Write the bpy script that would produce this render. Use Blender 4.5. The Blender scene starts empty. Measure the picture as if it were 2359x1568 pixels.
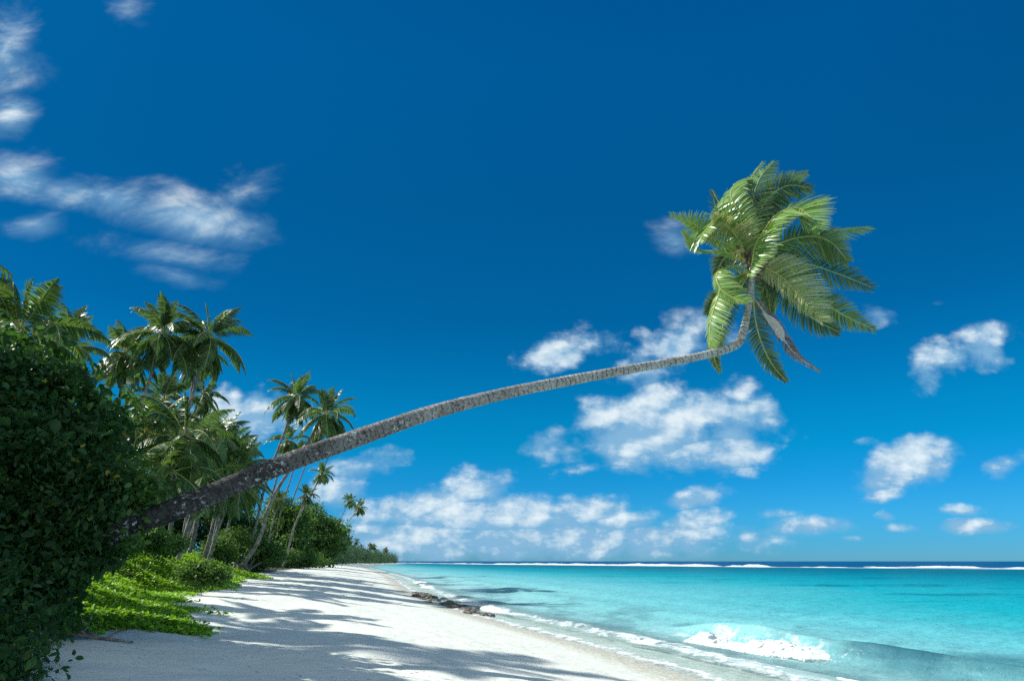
import bpy, math, random
import numpy as np
from mathutils import Vector

rng = np.random.default_rng(7)
random.seed(7)
C = bpy.context.scene.collection
scene = bpy.context.scene
R = math.radians

# ------------------------------------------------------------------ camera
CAM = np.array([0.0, 0.0, 3.0])
PITCH = R(17.9)
FPX = 1024 * 24 / 36
cp, sp = math.cos(PITCH), math.sin(PITCH)
KD = 1024 / 2358.0            # 2358-wide picture coordinates -> 1024


def ray(px, py):
    xc = (px - 512) / FPX
    yc = (340 - py) / FPX
    return np.array([xc, cp - yc * sp, sp + yc * cp])


def at(px, py, Y):            # point at world depth Y seen at pixel (1024 wide frame)
    d = ray(px, py)
    return CAM + d * (Y / d[1])


def ad(dx, dy, Y):            # same from 2358-wide coordinates
    return at(dx * KD, dy * 680 / 1568, Y)


cam = bpy.data.objects.new('camera', bpy.data.cameras.new('camera'))
C.objects.link(cam)
cam.location = CAM
cam.rotation_euler = (R(90) + PITCH, 0, 0)
cam.data.lens = 24
cam.data.sensor_width = 36
cam.data.clip_start = 0.1
cam.data.clip_end = 60000
scene.camera = cam

# ------------------------------------------------------------------ helpers


def tag(o, label=None, cat=None, group=None, kind=None):
    if label: o['label'] = label
    if cat: o['category'] = cat
    if group: o['group'] = group
    if kind: o['kind'] = kind
    return o


def make_mesh(name, V, F, mats=(), midx=None, attrs=None, smooth=False):
    V = np.asarray(V, dtype=np.float32)
    if not isinstance(F, (list, tuple)): F = [F]
    F = [np.asarray(f, dtype=np.int32) for f in F if len(f)]
    me = bpy.data.meshes.new(name)
    me.vertices.add(len(V))
    me.vertices.foreach_set('co', V.ravel())
    loops = np.concatenate([f.ravel() for f in F])
    tot = np.concatenate([np.full(len(f), f.shape[1], np.int32) for f in F])
    start = np.concatenate([[0], np.cumsum(tot)[:-1]]).astype(np.int32)
    me.loops.add(len(loops))
    me.loops.foreach_set('vertex_index', loops)
    me.polygons.add(len(tot))
    me.polygons.foreach_set('loop_start', start)
    me.polygons.foreach_set('loop_total', tot)
    if midx is not None:
        me.polygons.foreach_set('material_index', np.asarray(midx, np.int32))
    if smooth:
        me.polygons.foreach_set('use_smooth', np.ones(len(tot), bool))
    for m in mats: me.materials.append(m)
    if attrs:
        for k, v in attrs.items():
            a = me.attributes.new(k, 'FLOAT', 'POINT')
            a.data.foreach_set('value', np.asarray(v, np.float32))
    me.update()
    me.validate()
    return me


def link(name, me, parent=None, loc=(0, 0, 0)):
    o = bpy.data.objects.new(name, me)
    C.objects.link(o)
    o.location = loc
    if parent is not None: o.parent = parent
    return o


def empty(name, loc):
    o = bpy.data.objects.new(name, None)
    C.objects.link(o)
    o.location = loc
    o.empty_display_size = .3
    return o


def norm(v):
    return v / np.maximum(np.linalg.norm(v, axis=-1, keepdims=True), 1e-9)


def h2(ix, iy, s):
    n = (ix.astype(np.int64) * 374761393 + iy.astype(np.int64) * 668265263 + s * 974634777) & 0xffffffff
    n = ((n ^ (n >> 13)) * 1274126177) & 0xffffffff
    n = n ^ (n >> 16)
    return (n & 0xffff) / 65535.0


def vn2(x, y, s=0):
    x = np.asarray(x, float); y = np.asarray(y, float)
    ix = np.floor(x); iy = np.floor(y)
    fx = x - ix; fy = y - iy
    fx = fx * fx * (3 - 2 * fx); fy = fy * fy * (3 - 2 * fy)
    a = h2(ix, iy, s); b = h2(ix + 1, iy, s); c = h2(ix, iy + 1, s); d = h2(ix + 1, iy + 1, s)
    return (a * (1 - fx) + b * fx) * (1 - fy) + (c * (1 - fx) + d * fx) * fy


def fbm(x, y, o=4, s=0):
    v = 0; a = .5; f = 1
    for i in range(o):
        v = v + a * vn2(x * f, y * f, s + i * 17); a *= .5; f *= 2.03
    return v


def smooth(a, b, x):
    t = np.clip((x - a) / (b - a), 0, 1)
    return t * t * (3 - 2 * t)


def grid_faces(n, m):         # n rows, m columns
    i = np.arange(n - 1)[:, None] * m + np.arange(m - 1)[None, :]
    i = i.ravel()
    return np.stack([i, i + 1, i + m + 1, i + m], 1)


def catmull(P, n):
    P = np.asarray(P, float)
    Q = np.vstack([2 * P[0] - P[1], P, 2 * P[-1] - P[-2]])
    seg = len(P) - 1
    t = np.linspace(0, seg, n)
    k = np.minimum(t.astype(int), seg - 1)
    u = (t - k)[:, None]
    a, b, c, d = Q[k], Q[k + 1], Q[k + 2], Q[k + 3]
    return .5 * ((2 * b) + (c - a) * u + (2 * a - 5 * b + 4 * c - d) * u ** 2 + (3 * b - a - 3 * c + d) * u ** 3)


def tube(P, rad, sides=8, closed=True, dr=None):
    P = np.asarray(P, float); n = len(P)
    T = norm(np.gradient(P, axis=0))
    ref = np.array([0.2, 1.0, .1])
    U = norm(np.cross(T, ref)); W = np.cross(T, U)
    a = np.linspace(0, 2 * np.pi, sides, endpoint=False)
    r = np.broadcast_to(np.asarray(rad, float).reshape(n, -1), (n, sides)).copy()
    if dr is not None: r = r * dr
    V = P[:, None] + r[..., None] * (np.cos(a)[None, :, None] * U[:, None] + np.sin(a)[None, :, None] * W[:, None])
    V = V.reshape(-1, 3)
    i = np.arange(n - 1)[:, None] * sides; j = np.arange(sides)[None]; k = (j + 1) % sides
    F = np.stack([i + j, i + k, i + sides + k, i + sides + j], -1).reshape(-1, 4)
    if closed:
        V = np.vstack([V, P[0], P[-1]])
        b = n * sides
        jj = np.arange(sides); kk = (jj + 1) % sides
        F2 = np.concatenate([np.stack([kk, jj, np.full(sides, b)], 1),
                             np.stack([jj + (n - 1) * sides, kk + (n - 1) * sides, np.full(sides, b + 1)], 1)])
        return V, [F, F2]
    return V, [F]


def merge(parts):
    """parts: list of (V, [F...]) -> V, [F by size]"""
    Vs = []; by = {}; off = 0
    for V, Fs in parts:
        for f in Fs:
            f = np.asarray(f)
            by.setdefault(f.shape[1], []).append(f + off)
        Vs.append(V); off += len(V)
    return np.vstack(Vs), [np.concatenate(v) for v in by.values()]


# ------------------------------------------------------------------ node helper
class NT:
    def __init__(s, tree):
        s.t = tree; s.n = tree.nodes; s.l = tree.links; s.n.clear()

    def new(s, ty, **kw):
        nd = s.n.new(ty)
        for k, v in kw.items(): setattr(nd, k, v)
        return nd

    def put(s, nd, idx, v):
        if hasattr(v, 'is_linked') or isinstance(v, bpy.types.NodeSocket):
            s.l.new(v, nd.inputs[idx])
        else:
            sock = nd.inputs[idx]
            if sock.type == 'RGBA' and len(v) == 3: v = (*v, 1)
            sock.default_value = v

    def math(s, op, a, b=None, c=None, clamp=False):
        nd = s.new('ShaderNodeMath', operation=op, use_clamp=clamp)
        s.put(nd, 0, a)
        if b is not None: s.put(nd, 1, b)
        if c is not None: s.put(nd, 2, c)
        return nd.outputs[0]

    def vmath(s, op, a, b=None, out=0):
        nd = s.new('ShaderNodeVectorMath', operation=op)
        s.put(nd, 0, a)
        if b is not None: s.put(nd, 1, b)
        return nd.outputs[out]

    def mix(s, f, a, b, blend='MIX'):
        nd = s.new('ShaderNodeMix', data_type='RGBA', blend_type=blend)
        s.put(nd, 0, f); s.put(nd, 6, a); s.put(nd, 7, b)
        return nd.outputs[2]

    def ss(s, v, a, b, c=0.0, d=1.0):
        nd = s.new('ShaderNodeMapRange', interpolation_type='SMOOTHSTEP')
        s.put(nd, 0, v); s.put(nd, 1, a); s.put(nd, 2, b); s.put(nd, 3, c); s.put(nd, 4, d)
        return nd.outputs[0]

    def noise(s, vec, scale, detail=4, rough=.55, dist=0.0):
        nd = s.new('ShaderNodeTexNoise')
        if vec is not None: s.put(nd, 'Vector', vec)
        nd.inputs['Scale'].default_value = scale
        nd.inputs['Detail'].default_value = detail
        nd.inputs['Roughness'].default_value = rough
        nd.inputs['Distortion'].default_value = dist
        return nd.outputs[0]

    def scale(s, vec, sx, sy, sz, loc=(0, 0, 0), rot=(0, 0, 0)):
        nd = s.new('ShaderNodeMapping')
        s.put(nd, 0, vec)
        nd.inputs['Scale'].default_value = (sx, sy, sz)
        nd.inputs['Location'].default_value = loc
        nd.inputs['Rotation'].default_value = rot
        return nd.outputs[0]

    def ramp(s, f, stops):
        nd = s.new('ShaderNodeValToRGB')
        s.put(nd, 0, f)
        e = nd.color_ramp.elements
        e[0].position = stops[0][0]; e[0].color = (*stops[0][1], 1)
        e[1].position = stops[1][0]; e[1].color = (*stops[1][1], 1)
        for p, c in stops[2:]:
            k = e.new(p); k.color = (*c, 1)
        return nd.outputs[0]

    def attr(s, name):
        nd = s.new('ShaderNodeAttribute', attribute_name=name)
        return nd.outputs['Fac']


def new_mat(name):
    m = bpy.data.materials.new(name)
    m.use_nodes = True
    return m, NT(m.node_tree)


def leaf_mat(name, dark, light, trans, tfac=.35, rough=.4, spec=.5, brown=None, bfac=.0, tip=None, per=0., sun_tone=0.):
    m, t = new_mat(name)
    geo = t.new('ShaderNodeNewGeometry')
    rnd = geo.outputs['Random Per Island']
    n = t.noise(geo.outputs['Position'], .9, 2)
    f = t.math('ADD', t.math('MULTIPLY', rnd, .65), t.math('MULTIPLY', n, .35))
    if per:
        oi = t.new('ShaderNodeObjectInfo')
        f = t.math('ADD', t.math('MULTIPLY', f, 1 - per), t.math('MULTIPLY', oi.outputs['Random'], per))
    if sun_tone:       # frond tone painted by sun facing: pale towards the sun, deep green away
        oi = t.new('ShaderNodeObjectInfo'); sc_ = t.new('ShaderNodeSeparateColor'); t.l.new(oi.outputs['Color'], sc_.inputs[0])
        f = t.math('ADD', t.math('MULTIPLY', f, 1 - sun_tone), t.math('MULTIPLY', sc_.outputs[0], sun_tone))
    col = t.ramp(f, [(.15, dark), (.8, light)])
    if brown is not None:
        col = t.mix(t.ss(rnd, 1 - bfac, 1.0 - bfac * .6), col, brown)
    if tip is not None: col = t.mix(t.math('MULTIPLY', t.math('MULTIPLY', t.attr('tip'), t.math('MULTIPLY_ADD', rnd, .6, .25)), t.math('MULTIPLY_ADD', f, .8, .2)), col, tip)
    p = t.new('ShaderNodeBsdfPrincipled')
    t.put(p, 'Base Color', col)
    p.inputs['Roughness'].default_value = rough
    p.inputs['Specular IOR Level'].default_value = spec
    tr = t.new('ShaderNodeBsdfTranslucent')
    t.put(tr, 0, t.mix(f, tuple(c * .7 for c in trans), trans))
    mx = t.new('ShaderNodeMixShader')
    mx.inputs[0].default_value = tfac
    t.l.new(p.outputs[0], mx.inputs[1]); t.l.new(tr.outputs[0], mx.inputs[2])
    o = t.new('ShaderNodeOutputMaterial')
    t.l.new(mx.outputs[0], o.inputs[0])
    return m


def plain_mat(name, a, b, sc=3, rough=.7, bump=.0, spec=.3):
    m, t = new_mat(name)
    geo = t.new('ShaderNodeNewGeometry')
    n = t.noise(geo.outputs['Position'], sc, 5, .6)
    p = t.new('ShaderNodeBsdfPrincipled')
    t.put(p, 'Base Color', t.mix(t.ss(n, .35, .65), a, b))
    p.inputs['Roughness'].default_value = rough
    p.inputs['Specular IOR Level'].default_value = spec
    if bump:
        bn = t.new('ShaderNodeBump'); bn.inputs['Strength'].default_value = bump
        bn.inputs['Distance'].default_value = .03
        t.put(bn, 'Height', n); t.l.new(bn.outputs[0], p.inputs['Normal'])
    o = t.new('ShaderNodeOutputMaterial'); t.l.new(p.outputs[0], o.inputs[0])
    return m


# ------------------------------------------------------------------ light and sky
SUN_EL, SUN_AZ = 40.0, -77.0      # azimuth from +Y, clockwise positive (so the sun stands to the left)
sd = Vector((math.sin(R(SUN_AZ)) * math.cos(R(SUN_EL)), math.cos(R(SUN_AZ)) * math.cos(R(SUN_EL)), math.sin(R(SUN_EL))))
sun = bpy.data.objects.new('sun', bpy.data.lights.new('sun', 'SUN'))
C.objects.link(sun)
sun.data.energy = 5.0
sun.data.angle = R(.55)
sun.data.color = (1, .975, .92)
sun.rotation_euler = sd.to_track_quat('Z', 'Y').to_euler()

world = bpy.data.worlds.new('World')
scene.world = world
world.use_nodes = True
t = NT(world.node_tree)
sky = t.new('ShaderNodeTexSky', sky_type='NISHITA', sun_disc=False)
sky.sun_elevation = R(SUN_EL)
sky.sun_rotation = R(SUN_AZ)
sky.altitude = 0
sky.air_density = 1.0
sky.dust_density = .15
sky.ozone_density = 3.0
tc = t.new('ShaderNodeTexCoord')
D = tc.outputs['Generated']
sep = t.new('ShaderNodeSeparateXYZ'); t.l.new(D, sep.inputs[0])
ay = t.math('MAXIMUM', t.math('ABSOLUTE', sep.outputs[1]), .06)
U = t.math('DIVIDE', sep.outputs[0], ay)
W = t.math('DIVIDE', sep.outputs[2], ay)
comb = t.new('ShaderNodeCombineXYZ'); t.l.new(U, comb.inputs[0]); t.l.new(W, comb.inputs[1])
P2 = comb.outputs[0]
CLOUDS = [  # cx, cy, rx, ry (2358-wide picture), tilt deg (positive = rising to the right), density
    (15, 110, 85, 130, 15, .62), (25, 265, 75, 60, 10, .95), (300, 28, 75, 45, -20, .5), (40, 190, 80, 60, 10, .5),
    (40, 405, 120, 60, -8, .95), (240, 450, 230, 48, -9, .85), (430, 495, 210, 65, -13, 1.05), (555, 450, 95, 60, 30, .55),
    (400, 585, 190, 40, -10, .58), (400, 632, 110, 28, -12, .55), (80, 515, 90, 30, 8, .5), (600, 520, 60, 40, 0, .5),
    (1540, 548, 70, 50, 25, .62),
    (1310, 815, 125, 62, 22, 1.0), (1560, 795, 150, 70, 25, .75), (1450, 870, 150, 50, 10, .7),
    (1530, 975, 290, 108, 5, 1.3), (1690, 950, 140, 75, 0, 1.05), (1450, 1030, 190, 40, 0, 1.0), (1640, 1040, 160, 55, 0, 1.2),
    (1350, 1080, 110, 24, 12, .6), (1690, 1085, 130, 28, 0, .6), (1390, 940, 120, 45, 10, .7),
    (2190, 815, 175, 60, 20, 1.05), (2060, 718, 120, 30, 0, .38), (2150, 700, 50, 14, 0, .3),
    (2090, 1068, 155, 62, 17, 1.25), (2045, 1135, 85, 22, 12, .75), (2320, 1062, 95, 34, 18, .75), (1978, 1015, 60, 18, 0, .55),
    (1610, 1143, 95, 30, 10, 1.0), (2222, 1176, 66, 17, 0, .7), (2250, 1210, 95, 22, 0, 1.05), (1722, 1238, 40, 22, 0, .85),
    (1868, 1208, 120, 32, 3, .95), (1800, 1183, 90, 18, 0, .6), (2040, 1188, 30, 14, 0, .55), (2070, 1216, 60, 12, 0, .55),
    (1960, 1240, 40, 10, 0, .5),
    (560, 950, 120, 75, 5, 1.15), (540, 1010, 90, 50, 0, .9), (830, 1072, 115, 42, 12, .95), (770, 1130, 90, 55, 20, .9),
    (700, 960, 80, 50, 10, .6), (330, 930, 60, 40, 0, .7), (820, 965, 40, 16, 0, .6),
    (1100, 1125, 95, 60, 15, 1.1), (960, 1172, 190, 50, 8, 1.05), (1345, 1178, 125, 42, 5, 1.1), (1150, 1190, 380, 64, 0, 1.15),
    (1430, 1205, 130, 34, 8, 1.0), (1590, 1205, 120, 34, 12, .95), (1250, 1240, 620, 64, 0, 1.0), (1000, 1245, 360, 66, 0, 1.05),
    (1330, 1252, 60, 16, 0, .9), (1180, 1228, 70, 18, 0, .9), (1500, 1235, 270, 40, 0, 1.0),
]
field = None; macro = None
for (cx, cy, rx, ry, tilt, den) in CLOUDS:
    c = ray(cx * KD, cy * 680 / 1568); u0, w0 = c[0] / c[1], c[2] / c[1]
    e = ray((cx + rx) * KD, cy * 680 / 1568); f = ray(cx * KD, (cy - ry) * 680 / 1568)
    su = abs(e[0] / e[1] - u0); sw = abs(f[2] / f[1] - w0)
    mp = t.new('ShaderNodeMapping', vector_type='TEXTURE')
    t.l.new(P2, mp.inputs[0])
    mp.inputs['Location'].default_value = (u0, w0, 0)
    mp.inputs['Rotation'].default_value = (0, 0, R(tilt))
    mp.inputs['Scale'].default_value = (su * 1.25, sw * 1.25, 1)
    ln = t.vmath('LENGTH', mp.outputs[0], out=1)
    v = t.math('MULTIPLY_ADD', ln, -den, den)
    sy_ = t.new('ShaderNodeSeparateXYZ'); t.l.new(mp.outputs[0], sy_.inputs[0])
    if field is None:
        field, macro = v, sy_.outputs[1]
    else:
        gt = t.math('GREATER_THAN', v, field)
        mf = t.new('ShaderNodeMix', data_type='FLOAT'); t.put(mf, 0, gt); t.put(mf, 2, macro); t.put(mf, 3, sy_.outputs[1])
        macro = mf.outputs[0]
        field = t.math('MAXIMUM', field, v)
# fine structure grows finer towards the horizon as clouds get farther away
def billow(loc1, loc2):
    v1 = t.scale(P2, 1, 1.25, 1, loc1)
    w_ = t.new('ShaderNodeTexNoise'); t.put(w_, 'Vector', v1); w_.inputs['Scale'].default_value = 16; w_.inputs['Detail'].default_value = 2
    wo = t.vmath('MULTIPLY_ADD', w_.outputs[1], (.03, .03, 0)); t.n[-1].inputs[2].default_value = (0, 0, 0)
    t.l.new(v1, wo.node.inputs[2])
    vo_ = t.new('ShaderNodeTexVoronoi', feature='F1'); t.put(vo_, 'Vector', wo)
    vo_.inputs['Scale'].default_value = 13; vo_.inputs['Detail'].default_value = 1.5; vo_.inputs['Roughness'].default_value = .5
    nn = t.noise(t.scale(P2, 1, 1.35, 1, loc2), 17, 8, .60, 0)
    fine_ = t.noise(t.scale(P2, 1, 1.7, 1, loc2), 48, 5, .6, 0)
    nn = t.mix(t.ss(W, .22, .10, 0, .55), nn, fine_)
    return t.math('ADD', t.math('MULTIPLY', nn, .75), t.math('MULTIPLY_ADD', vo_.outputs['Distance'], -.42, .33))


n1 = t.noise(t.scale(P2, .9, 1.55, 1, (0, 0, 0), (0, 0, R(14))), 7.5, 10, .60, .35)
n2 = billow((3.1, 1.7, 0), (3.1, 1.7, 0))
low = t.ss(W, .33, .45)
nz = t.mix(low, n2, n1)
nzv = t.math('SUBTRACT', nz, .5)
fill_deck = t.math('MULTIPLY', t.ss(sep.outputs[1], .02, -.25), t.ss(sep.outputs[2], .03, .16))  # unseen clouds behind the camera, added as fill to lighten the shadows
fill_deck = t.math('MULTIPLY', fill_deck, t.ss(t.noise(D, 2.2, 5, .55), .36, .56, .25, 1.1))
field = t.math('MAXIMUM', field, t.math('MULTIPLY_ADD', fill_deck, 3.2, -1.5))
dens = t.math('ADD', field, t.math('MULTIPLY', t.math('MULTIPLY', nzv, t.ss(W, .06, .20, .62, 1.0)), t.math('MULTIPLY_ADD', low, -.35, 1.75)))
alpha = t.math('MULTIPLY', t.math('ADD', t.math('MULTIPLY', t.ss(dens, .06, 1.1), low), t.math('MULTIPLY', t.ss(dens, .0, .58), t.math('SUBTRACT', 1.0, low))), .90)
# light side: compare with the same noise shifted towards the sun (up and left)
n1b = t.noise(t.scale(P2, .9, 1.55, 1, (.01, -.03, 0), (0, 0, R(14))), 7.5, 10, .60, .35)
n2b = billow((3.108, 1.685, 0), (3.108, 1.685, 0))
nzb = t.mix(low, n2b, n1b)
lit = t.math('ADD', t.math('MULTIPLY', t.math('SUBTRACT', nz, nzb), 2.0), t.math('MULTIPLY_ADD', macro, .30, t.math('MULTIPLY', dens, .42)), clamp=True)
ccol = t.ramp(lit, [(.08, (.26, .50, .74)), (.72, (.86, .96, 1.0))])
cs = t.new('ShaderNodeVectorMath', operation='SCALE'); t.l.new(ccol, cs.inputs[0]); cs.inputs['Scale'].default_value = 7.6
# the polarised, saturated slide-film blue
hs = t.new('ShaderNodeHueSaturation'); hs.inputs['Saturation'].default_value = 1.25
hs.inputs['Value'].default_value = 1.0
t.l.new(sky.outputs[0], hs.inputs['Color'])
tint = t.ramp(sep.outputs[2], [(.0, (.16, .54, 1.2)), (.02, (.12, .53, 1.15)), (.06, (.085, .545, 1.03)), (.105, (.04, .56, .96)), (.15, (.008, .62, .87)), (.2, (.004, .64, .84)), (.325, (.004, .53, .71)), (.48, (.004, .57, .725)), (.635, (.005, .69, .87))])
pol = t.ramp(t.math('MULTIPLY_ADD', sep.outputs[0], .5, .5), [(.2, (.66, .66, .68)), (.3, (.71, .71, .72)), (.5, (.86, .88, .87)), (.7, (.98, 1.03, 1.04)), (.8, (1.0, 1.0, 1.0))])
skyc = t.mix(1.0, t.mix(1.0, hs.outputs[0], tint, 'MULTIPLY'), pol, 'MULTIPLY')
fin = t.mix(alpha, skyc, cs.outputs[0])
bg = t.new('ShaderNodeBackground'); bg.inputs[1].default_value = .1
t.l.new(fin, bg.inputs[0])
o = t.new('ShaderNodeOutputWorld'); t.l.new(bg.outputs[0], o.inputs[0])

scene.view_settings.view_transform = 'Standard'
scene.view_settings.look = 'None'
scene.view_settings.exposure = .36
scene.view_settings.gamma = 1

# ------------------------------------------------------------------ shore geometry
SY = np.array([-60, -10, 0, 10, 19.9, 26.1, 45.3, 68.5, 140, 300, 508, 650, 800, 850, 868, 885, 905, 940])
SX = np.array([26, 12.2, 9.6, 7.2, 5.05, 3.4, -3.2, -9.2, -23.4, -60, -107, -119, -125, -127, -134, -160, -260, -900.])
_yy = np.linspace(-60, 940, 4000)


def _pchip(y):
    return np.interp(y, _yy, _sx)


_sx = np.interp(_yy, SY, SX)
# smooth with a kernel that widens with distance
_k = np.clip(np.abs(_yy) * .06, 2, 18)
_sx2 = np.zeros_like(_sx)
for q in np.linspace(-1, 1, 9): _sx2 += np.interp(_yy + q * _k, _yy, _sx)
_sx = _sx2 / 9
_slope = np.gradient(_sx, _yy)


def xs(y):
    return np.interp(y, _yy, _sx)


def inland(x, y):             # metres inland from the water line (negative = at sea)
    sl = np.interp(y, _yy, _slope)
    return (xs(y) - x) / np.sqrt(1 + np.minimum(sl, 3) ** 2)


def ground(x, y):
    d = inland(x, y)
    z = np.where(d < 0, -np.minimum(.085 * -d, 6), 0)
    b = .125 * np.minimum(np.maximum(d, 0), 9) + .06 * np.clip(d - 9, 0, 6)
    z = z + b + (.17 - .10 * smooth(45, 95, y)) * np.clip(d - 16, 0, 12)
    near = smooth(4, 12, d)
    und = (fbm(x * .22 + 4, y * .22, 3, 5) - .45) * .5 * near
    fine = (fbm(x * 1.6, y * 1.6, 3, 9) - .45) * .09 * smooth(.8, 4, d)
    w = np.clip(60 / np.maximum(np.abs(y), 1), 0, 1)
    return z + und * w + fine * w


# beach / terrain sheet, following the shore
ys = np.concatenate([np.arange(-40, 6, .8), np.arange(6, 26, .11), np.geomspace(26, 939, 330)])
ds = np.concatenate([np.linspace(-60, -6, 28), np.arange(-5.8, 19, .11), np.geomspace(19, 900, 45)])
YY, DD = np.meshgrid(ys, ds, indexing='ij')
sl = np.interp(YY, _yy, _slope)
XX = xs(YY) - DD * np.sqrt(1 + np.minimum(sl, 3) ** 2)
ZZ = ground(XX, YY)
V = np.stack([XX, YY, ZZ], -1).reshape(-1, 3)

m_sand, t = new_mat('coral_sand')
geo = t.new('ShaderNodeNewGeometry'); pos = geo.outputs['Position']
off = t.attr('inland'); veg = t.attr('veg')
n = t.noise(pos, .5, 5, .6)
col = t.mix(n, (.675, .70, .62), (.78, .805, .715))
grain = t.noise(pos, 55, 3, .7)
col = t.mix(t.ss(grain, .3, .75), t.mix(.2, col, (.56, .56, .48)), col)
# scattered coral crumbs and leaf litter
vo = t.new('ShaderNodeTexVoronoi'); vo.inputs['Scale'].default_value = 4.5; t.put(vo, 'Vector', pos)
crumb = t.math('MULTIPLY', t.ss(vo.outputs['Distance'], .20, .12), t.ss(t.noise(pos, .45, 3), .46, .6))
vo2 = t.new('ShaderNodeTexVoronoi'); vo2.inputs['Scale'].default_value = 11; t.put(vo2, 'Vector', pos)
crumb2 = t.math('MULTIPLY', t.ss(vo2.outputs['Distance'], .24, .13), t.ss(t.noise(t.scale(pos, 1, 1, 1, (9, 3, 0)), .6, 3), .52, .66))
col = t.mix(t.math('MULTIPLY', t.math('MAXIMUM', crumb, crumb2), .75), col, (.22, .19, .14))
spk = t.math('MULTIPLY', t.ss(t.noise(pos, 11, 3, .6), .615, .67), t.math('MULTIPLY', t.ss(off, 10, 3), t.ss(t.noise(t.scale(pos, 1, 1, 1, (4, 6, 0)), .8, 3), .42, .58)))
col = t.mix(t.math('MULTIPLY', spk, .55), col, (.25, .22, .16))
# rubble strip at the water's edge
rub = t.math('MULTIPLY', t.ss(off, 2.2, .9), t.ss(off, -1.2, -.1))
rn = t.noise(pos, 9, 5, .7)
col = t.mix(t.math('MULTIPLY', rub, t.ss(rn, .42, .6)), col, (.42, .38, .24))
col = t.mix(t.math('MULTIPLY', rub, t.ss(t.noise(pos, 21, 4, .7), .56, .66)), col, (.16, .15, .12))
wet = t.math('MULTIPLY', t.ss(t.math('ADD', off, t.math('MULTIPLY', t.noise(pos, .6, 3), 1.2)), 2.0, .9), t.ss(off, -1.6, -.2))
col = t.mix(t.math('MULTIPLY', wet, .35), col, (.52, .49, .38))
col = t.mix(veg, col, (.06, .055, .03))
p = t.new('ShaderNodeBsdfPrincipled')
t.put(p, 'Base Color', col)
t.put(p, 'Roughness', t.math('MULTIPLY_ADD', wet, -.4, .9))
p.inputs['Specular IOR Level'].default_value = .2
bn = t.new('ShaderNodeBump'); bn.inputs['Strength'].default_value = .8; bn.inputs['Distance'].default_value = .05
t.put(bn, 'Height', t.noise(pos, 3.0, 3, .55))
t.l.new(bn.outputs[0], p.inputs['Normal'])
o = t.new('ShaderNodeOutputMaterial'); t.l.new(p.outputs[0], o.inputs[0])

VEG_Y = np.array([-40, 6, 11, 14, 16.3, 17.1, 18.0, 19.3, 21, 22.4, 24, 26, 30, 34, 38, 42, 50, 60, 68, 75, 85, 100, 140, 333, 500, 900])
VEG_D = np.array([16, 14.5, 14.4, 15.0, 14.6, 12.9, 12.4, 14.2, 15.0, 13.9, 13.4, 15.2, 14.8, 15.3, 14.8, 13.7, 14.6, 14.6, 13.2, 15.5, 16, 16.5, 17, 17, 16, 14])


def vegedge(y):
    return np.interp(y, VEG_Y, VEG_D)


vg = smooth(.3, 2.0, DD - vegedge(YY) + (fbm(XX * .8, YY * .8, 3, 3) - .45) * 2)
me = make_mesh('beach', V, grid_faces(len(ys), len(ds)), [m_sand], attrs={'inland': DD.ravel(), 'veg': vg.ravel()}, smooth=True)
tag(link('beach', me), 'white coral sand beach with long palm shadows curving to the far point', None, None, 'structure')

# ------------------------------------------------------------------ sea
REEFX = np.array([-900, -300, -145, -12, 130, 208, 320, 420, 520])
REEFY = np.array([2500, 1500, 1130, 705, 410, 292, 150, 20, -150])


def wave_h(x, y, d):
    """d is negative at sea"""
    s = -d
    wob = (fbm(y * .12 + 3, x * .02, 3, 21) - .45)
    h = 0
    # shore break, still unbroken to the near right
    c = 6.2 + wob * 1.2 + np.clip(24 - y, 0, 12) * .16
    u = s - c
    prof = np.where(u < 0, np.exp(-(u / .55) ** 2), np.exp(-(u / 1.5) ** 2))
    h = h + .62 * prof * (1 - smooth(29, 36, y)) * (.75 + .5 * fbm(y * .35, x * 0 + 2, 2, 3))
    for (c0, amp, wd, ph) in ((11.5, .20, 1.0, 5), (17, .18, 1.3, 8), (25, .14, 1.8, 11), (3.1, .13, .5, 14), (1.2, .05, .3, 16)):
        c = c0 + (fbm(y * .08 + ph, x * 0 + ph, 3, ph) - .45) * 5 * min(1, c0 / 8)
        u = s - c
        prof = np.where(u < 0, np.exp(-(u / wd) ** 2), np.exp(-(u / (2.4 * wd)) ** 2))
        h = h + amp * prof * (.35 + 1.1 * fbm(y * .1 + ph * 3, s * .05, 2, ph + 1))
    chop = (fbm(x * .55, y * .9, 4, 31) - .47) * .22 * smooth(2, 12, s)
    return (h + chop) * smooth(-.4, .6, s) * np.clip(120 / np.maximum(np.hypot(x, y), 1), 0, 1)


az = np.radians(np.concatenate([np.linspace(-70, -32, 40), np.linspace(-31.9, 44, 620), np.linspace(44.5, 125, 80)]))
rr = np.concatenate([np.geomspace(5, 14, 40), np.geomspace(14.1, 70, 420), np.geomspace(70.6, 40000, 380)])
AZ, RR = np.meshgrid(az, rr, indexing='xy')
XX = RR * np.sin(AZ); YY = RR * np.cos(AZ)
dd = np.where(YY < 930, inland(XX, np.clip(YY, -60, 930)), -400 - (YY - 930))
dd = np.where(YY > 860, np.minimum(dd, np.where(XX > -130, -np.abs(XX + 128) - 5, dd)), dd)
ry = np.interp(XX, REEFX, REEFY)
beyond = (YY - ry) * .55
ZZ = wave_h(XX, YY, dd)
V = np.stack([XX, YY, ZZ], -1).reshape(-1, 3)

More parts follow.
